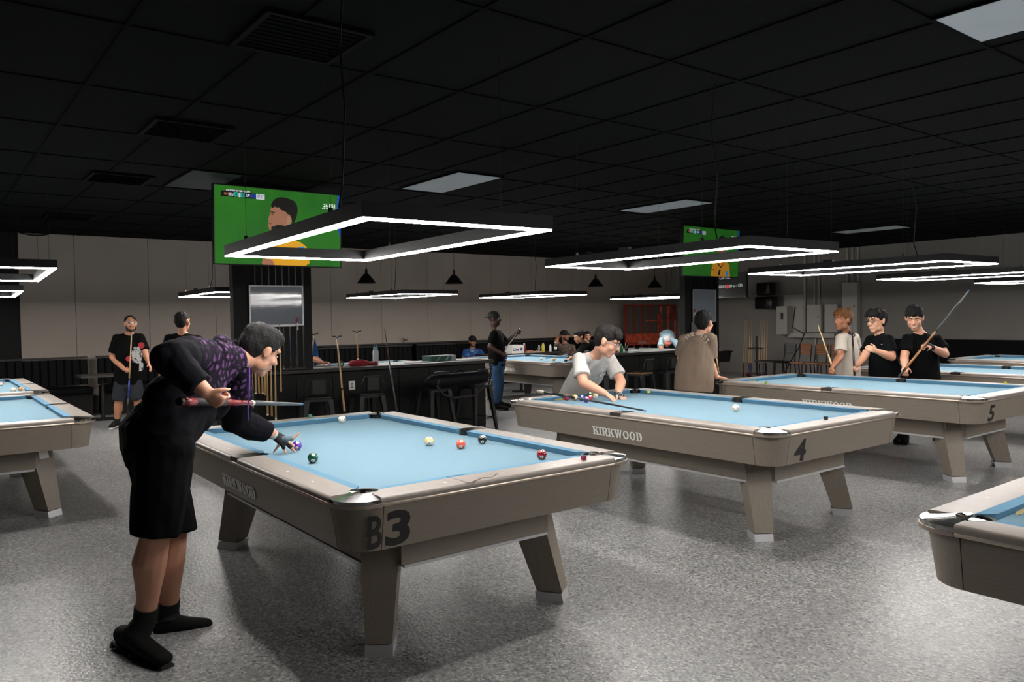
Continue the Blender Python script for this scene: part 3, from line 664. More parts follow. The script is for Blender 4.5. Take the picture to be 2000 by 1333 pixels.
# ------------------------------------------------------------------ cues
SHAFT=mat('maple_shaft','caa878',.35); BUTTB=mat('black_butt','111112',.3); BUTTR=mat('mahogany_butt','6b2a1d',.3); BUTTW=mat('walnut_butt','8a5a34',.35); TIPM=mat('cue_tip','3c78a8',.7); CARBON=mat('carbon_shaft','4b4f52',.3); CREAM=mat('cream_joint','ddd6c8',.4); BLUEB=mat('blue_butt','2c3a8c',.3)
def cue(tip,butt,lab,group=None,shaft=SHAFT,b1=BUTTB,b2=None,joint=.5,L=None,r0=.0062,r1=.0145,name='pool_cue',cat='cue',collar=BLEATH,wrap=None):
    tip,butt=Vector(tip),Vector(butt); t=thing(name,lab,cat,butt,0,group); d=tip-butt; R=lambda f:r1+(r0-r1)*f
    P=lambda f:d*f
    bm=NB(); tube(bm,[P(joint+.01),P(.985)],[R(joint),R(1)],seg=8); obj('shaft',bm,shaft,t,2)
    bm=NB(); tube(bm,[P(.985),P(.993),P(1)],[r0,r0,r0*.85],seg=8); obj('tip',bm,TIPM,t)
    bm=NB(); tube(bm,[P(joint-.005),P(joint+.012)],[R(joint)+.0006]*2,seg=8); obj('joint_collar',bm,collar,t)
    if b2 is None: bm=NB(); tube(bm,[P(.012),P(joint-.005)],[R(.01),R(joint)],seg=8); obj('butt',bm,b1,t,2)
    else:
        bm=NB(); tube(bm,[P(.3),P(joint-.005)],[R(.3),R(joint)],seg=8); obj('forearm',bm,b2,t,2)
        bm=NB(); tube(bm,[P(.09),P(.3)],[R(.09),R(.3)],seg=8); obj('wrap',bm,wrap or BUTTB,t,2)
        bm=NB(); tube(bm,[P(.012),P(.09)],[R(.01),R(.09)],seg=8); obj('sleeve',bm,b1,t,2)
    bm=NB(); tube(bm,[P(-.001),P(.012)],[r1*.9,r1],seg=8); obj('bumper',bm,BLEATH,t)
    return t
# rack on the first pillar
rk=thing('cue_rack','wooden wall cue rack on the front of the slatted pillar','rack',(-8.76,2.86,0))
bm=NB(); box(bm,(.045,.2,1.32),(.09,.5,.03)); obj('upper_clip_rail',bm,BROWNW,rk); bm=NB(); box(bm,(.17,.24,.37),(.30,.62,.025)); obj('lower_shelf',bm,BROWNW,rk); bm=NB(); box(bm,(.02,.22,1.13),(.03,.5,.34)); obj('back_board',bm,BLACKW,rk)
for i,(px,top,bot,up) in enumerate(((494,645,800,0),(500,642,770,1),(506,640,772,1),(513,640,770,1),(518,640,775,1),(523,648,812,0),(531,643,817,0),(539,642,820,0),(549,628,768,1))):
    a=atx(px-3,top+(2 if up else 0),-8.715); b=atx(px,bot,-8.66)
    lab=['leftmost cue','second cue from left','third cue from left','fourth cue from left','fifth cue from left','sixth cue, white jointed','seventh cue from left','eighth cue, resting lowest','rightmost cue, hung highest'][i]+' in the pillar rack'
    t=thing('pool_cue',lab,'cue',a,0,'cues in the pillar rack'); d=b-a
    bm=NB(); tube(bm,[(0,0,0),d*.98],[.006,.0125],seg=8); obj('shaft',bm,SHAFT,t,2)
    bm=NB(); tube(bm,[d*.98,d],[.0127,.0127],seg=8); obj('collar',bm,CREAM if i%2 else BLEATH,t)
# leaning bridge sticks and cue at the counter
def bridge(tip,butt,lab):
    t=cue(tip,butt,lab,'bridge sticks by the counter',joint=.3,b1=SHAFT,name='bridge_stick',cat='bridge stick',r0=.008,r1=.014)
    d=(Vector(tip)-Vector(butt)); bm=NB()
    for s in (-1,1): tube(bm,[d,d+Vector((0,s*.03,.02)),d+Vector((0,s*.055,.012)),d+Vector((0,s*.06,.03))],.006,seg=6)
    obj('bridge_head',bm,BEZ,t)
bridge(atx(658,660,-8.69),atx(673,806,-8.30),'wooden bridge stick with black fork leaning on the counter front')
bridge(atx(697,650,-9.36),atx(700,720,-9.36),'shorter looking bridge stick behind the counter, left of the bottle')
bridge(atx(613,655,-9.40),atx(606,730,-9.40),'bridge stick beside the slatted pillar edge')
cue(atx(751,643,-8.69),atx(775,806,-8.3),'dark cue leaning on the counter right of the white bottle',shaft=mat('dark_shaft','5a4334',.35),joint=.62,b1=CARBON)
# things on the first counter
def bottle(x,y,z,h,r,m,capm,lab,name='bottle',cat='bottle',neck=.35,label=None):
    t=thing(name,lab,cat,(x,y,z)); nh=h*neck
    bm=NB(); lathe(bm,[(r*.95,0),(r,.01),(r,h-nh),(r*.75,h-nh*.6),(r*.42,h-nh*.3),(r*.42,h*.93)],seg=16); obj('body',bm,m,t,True)
    bm=NB(); lathe(bm,[(r*.5,h*.93),(r*.5,h)],seg=12); obj('cap',bm,capm,t)
    if label: bm=NB(); lathe(bm,[(r*1.02,h*.2),(r*1.02,h*.5)],seg=16); obj('wrapper',bm,label,t,True)
    return t
fl=thing('water_bottle','tall white steel water bottle with pale blue cap on the counter','bottle',(-8.95,4.66,.95))
bm=NB(); lathe(bm,[(.036,0),(.038,.008),(.038,.165),(.03,.19)],seg=20); obj('body',bm,mat('bottle_white','b9bcc0',.4),fl,True)
bm=NB(); lathe(bm,[(.028,.19),(.028,.225),(.02,.232)],seg=16); obj('cap',bm,mat('bottle_cap_blue','86a9b8',.4),fl,True)
bm=NB(); tube(bm,[(0,-.02,.228),(0,-.018,.255),(0,.018,.255),(0,.02,.228)],.005,seg=6); obj('carry_loop',bm,mat('bottle_cap_blue','86a9b8',.4),fl)
def cloth_lump(name,c,s,m,lab,cat,seed):
    bm=NB(); ball(bm,(0,0,0),1,seg=20)
    for v in bm.verts:
        n=noise.noise(v.co*2.2+Vector((seed,0,0)))*.28; v.co*=1+n
        v.co.x*=s[0]; v.co.y*=s[1]; v.co.z=max(v.co.z*s[2],-s[2]*.5)
    o=obj(name,bm,m,None,True); o.location=(c[0],c[1],c[2]+s[2]*.5); return tag(o,lab,cat)
cloth_lump('towel',(-8.95,4.42,.951),(.08,.14,.05),mat('towel_red','8e2029',.9),'crumpled red towel on the counter left of the white bottle','towel',3)
cloth_lump('towel',(-8.9,4.6,.951),(.05,.06,.03),mat('towel_red','8e2029',.9),'small red cloth end hanging at the counter edge by the bottle','towel',8)
t=thing('tape_roll','dark green roll lying on the counter beside the red towel','roll',(-8.95,4.18,.985)); bm=NB(); tube(bm,[(-.02,0,0),(.02,0,0)],.034,seg=18); obj('roll',bm,mat('roll_green','1d4a3a',.5),t,True); bm=NB(); tube(bm,[(.018,0,0),(.022,0,0)],.012,seg=12); obj('core',bm,WHITE,t)
t=thing('carton','low green and white carton lying on the counter','carton',(-9.12,5.72,.951)); bm=NB(); box(bm,(0,0,.035),(.24,.40,.07),bev=.003); obj('box',bm,mat('carton_green','1f4a3f',.6),t)
bm=NB(); box(bm,(.001,.165,.036),(.242,.075,.071)); obj('end_panel',bm,mat('carton_grey','8d9396',.6),t); plates('stripe',[[(-.12,.0),(-.10,.0),(-.04,.065),(-.06,.065)],[(.02,.0),(.05,.0),(.1,.065),(.07,.065)]],mat('carton_pale','6f9a8c',.6),t,(.1215,0,.003),(0,1,0),(0,0,1))
for y,L,x,lab in ((5.25,.34,-8.9,'flat grey paper strip on the counter left of the carton'),(3.95,.3,-8.85,'flat pale sheet on the counter beside the pillar')):
    bm=NB(); box(bm,(x,y,.955),(.12,L,.008)); tag(obj('paper_sheet',bm,mat('paper_pale','9a9da0',.6),None),lab,'paper')
bm=NB(); box(bm,(-9.05,6.12,.955),(.2,.36,.008)); tag(obj('paper_sheet',bm,mat('paper_white','d5d8da',.6),None),'white sheet at the right end of the first counter','paper')
t=thing('drink_can','small white can on the ledge of the back wall','can',(-15.0,8.55,1.016)); bm=NB(); lathe(bm,[(.03,0),(.036,.008),(.036,.115),(.028,.125)],seg=16); obj('body',bm,mat('can_white','b8b4ae',.35,.3),t,True); bm=NB(); lathe(bm,[(.0365,.04),(.0365,.08)],seg=16); obj('label_band',bm,mat('can_red','7d2a24',.4),t)
# second counter bottles
GG=mat('green_glass','2f7a4a',.15); DG=mat('dark_glass','1a1d1c',.15)
for px,h,m_,lab in ((1203,.20,DG,'dark glass bottle leftmost on the second counter'),(1214,.15,GG,'green bottle on the second counter'),(1224,.16,DG,'short dark bottle right of the green bottle')):
    p=atx(px,700,-9.0); bottle(-9.0,p.y,.94,h,.028,m_,BEZ,lab)
bm=NB(); box(bm,(-9.0,9.35,.944),(.15,.3,.008)); tag(obj('paper_sheet',bm,mat('paper_white','d5d8da',.6),None),'white sheet on the second counter right of the bottles','paper')
# ------------------------------------------------------------------ booth benches and pub tables
def bench(y0,y1,lab):
    t=thing('booth_bench',lab,'bench',(-14.6,y0,0),0,'black booth benches along the back wall'); L=y1-y0
    bm=NB(); box(bm,(.08,L/2,.44),(.52,L,.09),bev=.02); obj('seat',bm,VINYL,t,True)
    bm=NB(); n=max(3,int(L/.11))
    for k in range(n): tube(bm,[(-.2,(k+.5)*L/n,.5),(-.22,(k+.5)*L/n,.93)],[(.03,L/n*.52)]*2,lat=Vector((1,0,0)),seg=8)
    o=obj('tufted_back',bm,VINYL,t,True); bm=NB(); box(bm,(-.26,L/2,.96),(.16,L,.03)); obj('top_rail',bm,BROWNW,t)
    bm=NB(); box(bm,(.03,L/2,.2),(.4,L,.39)); obj('base',bm,BLACKW,t)
bench(.2,2.28,'black tufted booth bench at the far left under the plain wall')
bench(2.43,5.6,'black tufted booth bench behind the two men at left')
bench(5.75,8.6,'black tufted booth bench section seen above the counter, under the can')
bench(8.7,12.9,'black tufted booth bench where the men in caps sit')
def pubtable(x,y,L,Wd,h,lab,m=BLACKW):
    t=thing('pub_table',lab,'table',(x,y,0)); bm=NB(); box(bm,(0,0,h-.015),(L,Wd,.03)); obj('tabletop',bm,m,t)
    bm=NB(); lathe(bm,[(.03,.02),(.03,h-.03)],seg=12); obj('pedestal',bm,STM,t); bm=NB(); lathe(bm,[(.2,.001),(.2,.015),(.04,.035)],seg=20); obj('base',bm,STM,t)
pubtable(-13.75,2.32,.6,.68,.72,'small grey-topped pedestal table before the left benches',mat('table_grey','3c3a38',.5))
pubtable(-12.6,9.9,.6,1.9,.80,'long dark pub table carrying bottles and a beer box',BROWNW)
def onx(px,x): return atx(px,690,x).y
t=thing('beer_box','white cardboard beer box on the pub table behind the man in jeans','box',(-12.6,onx(1005,-12.6),.801)); bm=NB(); box(bm,(0,0,.085),(.24,.30,.17),bev=.003); obj('carton',bm,mat('box_white','b9b7b4',.6),t); text('lettering','Lite',mat('box_navy','14203a',.5),t,.085,(.1205,-.13,.055),(0,1,0),(0,0,1),bold=.02,width=.15)
plates('emblem',[arc(.085,.085,.035,0,330,12)],mat('box_navy2','3a4a6a',.5),t,(.1205,0,0),(0,1,0),(0,0,1),.001)
for px,h,r,m_,cm,lab,lb in ((1024,.19,.032,mat('sauce_red','6a1f16',.3),WHITE,'red-brown sauce bottle on the pub table',None),(1061,.19,.036,mat('can_yellow','b5a136',.35),mat('can_top','8a8a80',.4),'tall yellow can on the pub table',None),(1075,.15,.026,mat('bottle_cream','c9c9c6',.4),WHITE,'small white bottle right of the yellow can',None),(1085,.2,.032,DG,WHITE,'dark bottle with a white cap and label on the pub table',WHITE),(1053,.14,.028,mat('glass_grey','5b6468',.2),WHITE,'small grey jar left of the yellow can',None)):
    bottle(-12.6,onx(px,-12.6),.801,h,r,m_,cm,lab,label=lb)
t=thing('food_tray','low cardboard food tray with scraps on the pub table','tray',(-12.5,onx(1042,-12.5),.801)); bm=NB(); box(bm,(0,0,.012),(.22,.36,.022)); obj('tray_base',bm,mat('tray_card','8a7f70',.7),t); bm=NB()
for k in range(9): ball(bm,(random.uniform(-.08,.08),random.uniform(-.14,.14),.03),.018,seg=6)
tag(obj('scraps',bm,mat('food','8c4f3a',.7),t),kind='stuff')
# ------------------------------------------------------------------ red rack / banner behind the second counter
RED=mat('rack_red','d8603e',.55,noise_=(9,3,'b34630',.4,.62)); RED2=mat('rack_red_dark','8a2c20',.6); DGR=mat('rack_grey','55534e',.7)
rr=thing('display_rack','red metal display rack with an orange banner, behind the cap man','rack',(-14.55,15.0,0)); 
bm=NB(); box(bm,(0,1.0,.9),(.05,2.0,.30)); obj('banner',bm,RED,rr)
bm=NB(); box(bm,(-.06,1.0,1.42),(.02,2.0,.80)); obj('back_panel',bm,DGR,rr)
for y,w,m_ in ((.02,.06,RED2),(.33,.03,RED2),(.62,.03,RED2),(.94,.03,RED2),(1.42,.03,RED),(1.72,.05,RED),(2.0,.04,RED)):
    bm=NB(); box(bm,(-.02,y,.92),(.04,w,1.82)); obj('upright',bm,m_,rr)
bm=NB(); box(bm,(-.01,1.3,1.40),(.05,1.0,.022)); obj('shelf_bar',bm,RED,rr); bm=NB(); box(bm,(-.01,1.0,1.82),(.05,2.04,.05)); obj('top_bar',bm,RED2,rr)
bm=NB(); box(bm,(.02,1.30,1.33),(.05,.13,.56)); obj('patterned_panel',bm,mat('patterned','c05038',.6,noise_=(38,2,'30100c',.5,.56)),rr)
bm=NB(); box(bm,(.02,1.86,1.6),(.04,.24,.4)); obj('side_panel',bm,mat('patterned2','8c3524',.6,noise_=(14,2,'3a2a2c',.5,.6)),rr)
text('lettering','SIMONIS',RED2,rr,.10,(.0255,.05,.77),(0,1,0),(0,0,1),bold=.02,width=.38); text('lettering','STORE',mat('banner_pale','b9b2a8',.6),rr,.10,(.0255,.45,.775),(0,1,0),(0,0,1),bold=.01,width=.32)
# ------------------------------------------------------------------ right wall fittings
EB=mat('panel_grey','b5b1ab',.6); EBD=mat('panel_grey_dark','3b3a39',.6)
def ebox(name,x0,x1,z0,z1,d,lab,door=True):
    t=thing(name,lab,'electrical box',((x0+x1)/2,YR,z0)); w,h=x1-x0,z1-z0
    bm=NB(); box(bm,(0,-d/2,h/2),(w,d,h),bev=.004); obj('case',bm,EB,t)
    if door:
        bm=NB(); box(bm,(0,-d-.004,h/2),(w-.03,.008,h-.03)); obj('cover',bm,EB,t); bm=NB(); box(bm,(w*.32,-d-.015,h*.55),(.02,.015,.05)); obj('latch',bm,EBD,t)
    return t
a=lambda px,y=YR-.1: aty(px,600,y).x
b1=ebox('disconnect_box',a(1516,16.9),a(1537,16.9),1.03,1.72,.30,'grey switch box with lever, leftmost on the right wall',False)
bm=NB(); box(bm,(.02,-.32,.45),(.05,.03,.16)); obj('lever',bm,EBD,b1)
ebox('breaker_panel',a(1576),a(1604),1.08,1.74,.12,'grey breaker panel in the middle of the right wall boxes')
ebox('breaker_panel',a(1611),a(1636),1.08,1.74,.12,'grey breaker panel directly left of the blond man head')
ebox('breaker_panel',a(1646),a(1676),1.0,2.24,.14,'tall grey breaker panel behind the blond man head')
ebox('mounting_board',a(1528),a(1566),1.06,2.0,.03,'flat painted board behind the switch box',False)
t=thing('wire_trough','long grey wire trough under the breaker panels','trough',(a(1586),YR,.95)); bm=NB(); box(bm,(0,-.09,.055),(a(1632)-a(1542),.17,.11),bev=.003); obj('case',bm,EB,t)
for px,z0,z1,r,lab in ((1588,1.74,3.04,.022,'thin'),(1597,1.74,3.04,.016,'thin'),(1569,1.06,3.04,.03,'t'),(1662,2.24,3.04,.02,'t'),(1673,2.24,3.04,.02,'t'),(1590,.02,.95,.02,'t'),(1652,2.24,3.04,.02,'t')):
    bm=NB(); tube(bm,[(a(px),YR-.04,z0),(a(px),YR-.04,z1)],r,seg=8); tag(obj('conduit',bm,EB,None,True),'vertical grey conduit pipe '+{1588:'above the first breaker panel',1597:'beside the one above the first breaker panel',1569:'thickest, left of the breaker panels',1662:'above the tall panel, middle one',1673:'above the tall panel, right one',1590:'running down below the wire trough',1652:'above the tall panel, left one'}[px],'conduit','conduits on the right wall')
for z0,z1,x0,x1,lab in ((2.0,2.32,1478,1505,'upper black loudspeaker on the right wall'),(1.66,1.97,1475,1509,'lower black loudspeaker on the right wall')):
    x0,x1=aty(x0,590,16.75).x,aty(x1,590,16.75).x; t=thing('loudspeaker',lab,'loudspeaker',((x0+x1)/2,16.95,z0)); w,h=x1-x0,z1-z0
    bm=NB(); box(bm,(0,-.1,h/2),(w,.28,h),bev=.04); obj('cabinet',bm,BEZ,t,True); bm=NB(); tube(bm,[(0,-.235,h/2),(0,-.248,h/2)],h*.3,seg=18); obj('cone',bm,BLACK,t); bm=NB(); box(bm,(0,.13,h/2),(.08,.2,.06)); obj('bracket',bm,BEZ,t)
bm=NB(); tube(bm,[aty(1553,600,16.75),aty(1548,640,16.8),aty(1570,652,16.85),aty(1572,650,16.75),aty(1560,680,16.5),aty(1545,705,16.2),aty(1536,722,16.3),Vector((aty(1530,728,16.3).x,16.3,.015))],.014,seg=6); tag(obj('loose_cable',bm,BEZ,None,True),'black loose cable drooping from the wire trough','cable')
# upright cue stand against the wall
cs=thing('cue_stand','round floor stand holding upright house cues by the right wall','rack',(aty(1478,740,16.2).x,16.2,0))
bm=NB(); lathe(bm,[(.24,.03),(.25,.05),(.24,.09)],seg=20); obj('base_ring',bm,mat('stand_maroon','3a1418',.4),cs,True); bm=NB(); lathe(bm,[(.02,.05),(.02,1.0)]); obj('column',bm,BROWNW,cs); bm=NB(); lathe(bm,[(.2,.70),(.2,.72)],seg=20); obj('upper_ring',bm,BROWNW,cs)
nm=['leftmost','second','third','fourth','fifth','sixth','seventh','eighth']
for i,(px,sh) in enumerate(((1452,SHAFT),(1456,SHAFT),(1462,SHAFT),(1466,SHAFT),(1482,SHAFT),(1487,SHAFT),(1491,SHAFT),(1496,SHAFT))):
    cue(aty(px+3,624,16.28),aty(px,745,16.0+.02*(i%3)),nm[i]+' upright cue in the stand by the right wall','upright cues in the floor stand',joint=.28,b1=(BUTTB,BUTTW,BLUEB,BUTTB)[i%4])
# chairs
CW=wood_mat('chair_wood','9a6238','7d4b28',(3,20,20),.35)
def chair(m):
    t=thing('side_chair','x','chair')
    bm=NB(); box(bm,(0,0,.44),(.33,.34,.03),bev=.008); obj('seat',bm,CW if m is CW else VINYL,t,True)
    for sx in (-1,1):
        bm=NB(); tube(bm,[(sx*.145,-.16,.425),(sx*.145,-.19,.0)],.013,seg=6); obj('leg',bm,STM,t)
        bm=NB(); tube(bm,[(sx*.145,.16,.425),(sx*.145,.22,.0)],.013,seg=6); obj('leg',bm,STM,t)
        bm=NB(); tube(bm,[(sx*.145,.16,.425),(sx*.135,.2,.6),(sx*.145,.23,.84)],.013,seg=6); obj('back_post',bm,STM,t)
    for k,z in enumerate((.64,.70,.76,.82)):
        bm=NB(); box(bm,(0,.215+k*.005,z),(.28,.014,.044 if k<3 else .075),rot=None,bev=.004); obj('back_slat',bm,m,t)
    return t
c1=chair(CW); c1['group']='side chairs in a row'; mch=chair(mat('slat_metal','8a8a8c',.25,.9)); mch['group']='side chairs in a row'
yy=15.6; xs=[aty(px,700,yy).x for px in (1533,1563,1594,1624)]
mch.location=(xs[0],yy,0); mch['label']='chair with a bright metal slatted back, leftmost of the row'
c1.location=(xs[1],yy,0); c1['label']='first wooden-backed chair right of the metal one'
dup(c1,(xs[2],yy,0),label='middle wooden-backed chair of the row'); dup(c1,(xs[3],yy,0),label='wooden-backed chair half hidden behind the blond man')
t=thing('side_table','small black metal table left of the row of chairs','table',(aty(1503,712,15.1).x,15.1,0)); bm=NB(); box(bm,(0,0,.48),(.5,.4,.025)); obj('tabletop',bm,STM,t)
for sx in (-1,1):
    for sy in (-1,1): bm=NB(); tube(bm,[(sx*.22,sy*.17,0),(sx*.22,sy*.17,.47)],.012,seg=6); obj('leg',bm,STM,t)
# ------------------------------------------------------------------ balls and chalk
BR=.028; NUMW=mat('ball_white','e8e2d0',.12,coat=.5)
def poolball(p,colr,stripe,numb,lab,grp='balls on the B3 table',tilt=(.5,-.25,.8)):
    t=thing('pool_ball',lab,'ball',p,0,grp); cm=mat('ball_'+colr,colr,.12,coat=.5) if colr else NUMW
    bm=NB(); ball(bm,(0,0,0),BR,seg=28); obj('sphere',bm,NUMW if stripe else cm,t,2)
    vw=(Vector((0,0,HC))-Vector(p)).normalized(); up=Vector((0,0,1)); side=vw.cross(up).normalized()
    n=(vw*.62+up*.72-side*.15).normalized()
    if stripe:
        ax=(up*.55-vw*.2+side*.35).normalized(); ax=(n.cross(side)).normalized()
        bm=NB(); prev=None; seg=28; rings=[]
        x,y=frame_of(ax)
        for k in range(7):
            a=math.radians(-32+64*k/6); rings.append([bm.verts.new(ax*BR*1.004*math.sin(a)+(x*math.cos(2*math.pi*i/seg)+y*math.sin(2*math.pi*i/seg))*BR*1.004*math.cos(a)) for i in range(seg)])
        for a_,b_ in zip(rings,rings[1:]):
            for i in range(seg): bm.faces.new((a_[i],a_[(i+1)%seg],b_[(i+1)%seg],b_[i]))
        obj('stripe',bm,cm,t,2)
    def spot(n,rr,m_,nm,lift=1.008):
        bm=NB(); x,y=frame_of(n); c=bm.verts.new(n*BR*lift); prev=[c]; R=[]
        for a in (rr/2,rr): R.append([bm.verts.new((n*math.cos(a)+(x*math.cos(2*math.pi*i/14)+y*math.sin(2*math.pi*i/14))*math.sin(a))*BR*lift) for i in range(14)])
        for i in range(14): bm.faces.new((c,R[0][i],R[0][(i+1)%14])); bm.faces.new((R[0][i],R[1][i],R[1][(i+1)%14],R[0][(i+1)%14]))
        obj(nm,bm,m_,t,2)
    if numb:
        for nn in ((n,-n,(vw*.85-up*.5).normalized()) if 'B3' in grp else (n,)):
            spot(nn,.36,NUMW,'number_spot')
            if nn is not n and nn!=-n or True:
                X=up.cross(nn).normalized(); Y=nn.cross(X); text('numeral',numb,INK,t,.016,nn*BR*1.012-Y*.0055-X*.0045,X,Y,bold=.02,th=.0004)
    elif numb=='' :
        for nn in ((vw*.8+side*.55-up*.1),(vw*.8-side*.6-up*.05),(vw*.5+up*.8)): spot(nn.normalized(),.17,mat('cue_dot','9c2f2a',.3),'dot')
    return t
def tb(i,x,y): return Vector((tables[i].location.x+x,tables[i].location.y+y,ZB+BR))
for px,py,c,s,n_,lab in ((838,862,'e8a51c',True,'9','yellow striped ball on the B3 table'),(900,868,'e2604a',False,'7','coral solid ball on the B3 table'),(942,859,'141414',False,'8','black ball near the far cushion of the B3 table'),(1058,888,'8c1720',False,'3','dark red ball nearest the right corner of the B3 table'),(611,895,'0f4a35',False,'6','dark green ball in front of the gloved hand'),(580,871,'5b2f9c',False,'4','purple ball just behind the gloved fingers'),(668,819,None,False,'','white cue ball at the far cushion of the B3 table')):
    poolball(atz(px,py,ZB+BR),c,s,n_,lab)
for px,py,c,s,n_,lab in ((1107,777,'c4283c',False,'3','red ball leftmost of the group by the cue'),(1123,777,'e8991c',False,'1','orange-yellow ball second in the group'),(1136,778,'1b3c9c',False,'2','blue ball third in the group'),(1145,781,'6a3aa8',False,'4','purple ball lowest in the group'),(1152,778,'a01f28',False,'7','dark red ball behind the purple one'),(1152,772,'14543a',False,'6','green ball at the back of the group'),(1163,774,'e8b05a',True,'9','cream and yellow striped ball right of the group'),(1437,797,None,False,'','cream cue ball beside the side pocket of table 4')):
    poolball(atz(px,py,ZB+BR),c,s,n_,lab,'balls on the table marked 4')
for px,py,c,s,n_,lab in ((2,750,'8a4a34',True,'15','brown striped ball at the very left edge'),(26,762,None,False,'','white cue ball on the far left table'),(54,763,'123a34',True,'14','dark green striped ball on the far left table'),(88,758,'e8891c',False,'5','orange ball on the far left table')):
    p=atz(px,py,ZB+BR); p=Vector((min(p.x,tables[6].location.x+PU-.05),min(p.y,tables[6].location.y+PV-.03),p.z)); poolball(p,c,s,n_,lab,'balls on the far left table')
for px,py,c,s,n_,lab in ((988,700,'1b2a6c',False,'2','dark blue ball near the man in jeans'),(1057,701,None,False,'','white cue ball on the table with the bending player'),(1082,703,'d99a3c',False,'1','yellow ball near the bridging hand'),(1105,705,'141414',False,'8','black ball right of the bridging hand')):
    poolball(atz(px,py,ZB+BR),c,s,n_,lab,'balls on the table behind the white shirt')
def chalk(p,c,lab):
    t=thing('chalk_cube',lab,'chalk',p); bm=NB(); box(bm,(0,0,.011),(.022,.022,.022),rot=None,bev=.002); obj('block',bm,mat('chalk_'+c,c,.8),t); bm=NB(); lathe(bm,[(.008,.0218),(.008,.0226)],seg=10); obj('worn_top',bm,mat('chalk_top','4a6a9a',.9),t)
for px,py,c,lab in ((1140,899,'8c1f4a','magenta chalk cube on the near rail of the B3 table'),(1613,820,'1a1a18','black chalk cube on the rail of table 4'),(1496,750,'7c9c2a','green chalk cube on the rail of table 5'),(1267,768,'b5b02a','yellow-green chalk cube on the far rail of table 4'),(614,811,'2f6a50','green chalk cube on the far rail of the B3 table'),(1958,744,'b5b02a','yellow chalk cube on the far rail of table 5')):
    chalk(Vector({614:(tables[0].location.x-1.32,tables[0].location.y+.16,ZT+.0015),1958:(tables[2].location.x+1.0,tables[2].location.y+.76,ZT+.0015)}.get(px,atz(px,py,ZT+.0015))),c,lab)
plates('rail_mark',[[(0,0),(.006,0),(.19,.006),(.19,.0)],[(.185,.0),(.19,.0),(.135,.12),(.128,.118)],[(.128,.118),(.135,.112),(.165,.14),(.16,.146)],[(.16,.146),(.165,.14),(.108,.22),(.10,.216)],[(.0,.0),(.006,.0),(.02,.09),(.016,.092)]],INK,tables[0],(HL-.175,-.25,ZT+.0004),(1,0,0),(0,1,0),.0006)
# cue lying on table 4
c4t=cue(atz(1262,803,ZT+.012),atz(1048,764,ZT+.03),'black and cream cue lying across table 4','', b1=CREAM,b2=BUTTB,shaft=BUTTB,joint=.42,collar=CREAM)
#PARTC
# ------------------------------------------------------------------ people
def remesh(bm,vox,smooth=2,name='m',wr=0,wscale=9,seed=0):
    me=bpy.data.meshes.new(name); bm.to_mesh(me); bm.free(); o=bpy.data.objects.new('tmp',me); C.objects.link(o)
    m=o.modifiers.new('r','REMESH'); m.mode='VOXEL'; m.voxel_size=vox; m.use_smooth_shade=True
    if smooth: q=o.modifiers.new('s','SMOOTH'); q.factor=.5; q.iterations=smooth
    bpy.context.view_layer.update(); dg=bpy.context.evaluated_depsgraph_get(); r=bpy.data.meshes.new_from_object(o.evaluated_get(dg)); r.name=name
    bpy.data.objects.remove(o); bpy.data.meshes.remove(me)
    if wr:
        ns=[v.normal.copy() for v in r.vertices]
        for v,n in zip(r.vertices,ns):
            p=v.co; k=noise.noise(Vector((p.x*wscale,p.y*wscale,p.z*wscale*.45+seed)))+.5*noise.noise(Vector((p.x*wscale*2.1,p.y*wscale*2.1,p.z*wscale+seed+9)))
            v.co=p+n*wr*k
    for p in r.polygons: p.use_smooth=True
    r.materials.clear(); return r
def put(name,me,m,parent):
    me.materials.append(m); o=bpy.data.objects.new(name,me); return link(o,parent)
def camdir(x,y,z): return _room(Vector((x,y,z)).normalized())
SK={'light':'c9947a','mid':'b07a5e','brown':'6d4430','dark':'3a241b','tan':'a06a4e'}
def skin(k): return mat('skin_'+k,SK[k],.5,sss=.08,spec=.4)
def hand(bm,w,d,pn,th,s=1,curl=.35,spread=.10,tips=None,fr=.0082):
    """palm + five fingers. w wrist, d direction, pn palm normal, th thumb side"""
    d=d.normalized(); pn=(pn-d*pn.dot(d)).normalized(); th=(th-d*th.dot(d)-pn*th.dot(pn)).normalized()
    k=w+d*.085*s
    tube(bm,[w-d*.015*s,w+d*.02*s,w+d*.055*s,k],[(.024*s,.018*s),(.031*s,.017*s),(.040*s,.016*s),(.038*s,.013*s)],lat=th,seg=12,round_=True)
    for i,(o,L) in enumerate(((.030,.070),(.010,.080),(-.010,.074),(-.029,.058))):
        a=k+th*o*s-d*.012*s; dd=(d+th*(o*spread*18)).normalized(); P=[a]; ang=0
        for f in (.46,.30,.24):
            ang+=curl*(1.0 if f==.46 else 1.15); v=dd*math.cos(ang)+pn*math.sin(ang); P.append(P[-1]+v*(L*f+.012*(f==.46))*s)
        tube(bm,P,[fr*s*1.1,fr*s,fr*s*.92,fr*s*.75],lat=th,seg=8,round_=True)
    a=w+d*.025*s+th*.024*s; v1=(d*.55+th*.75+pn*.25).normalized(); v2=(d*.8+th*.35+pn*(.3+curl*.6)).normalized(); v3=(d*.8+pn*(.3+curl)).normalized()
    tube(bm,[a,a+v1*.034*s,a+v1*.034*s+v2*.030*s,a+v1*.034*s+v2*.030*s+v3*.022*s],[.013*s,.0105*s,.0095*s,.0075*s],seg=8,round_=True)
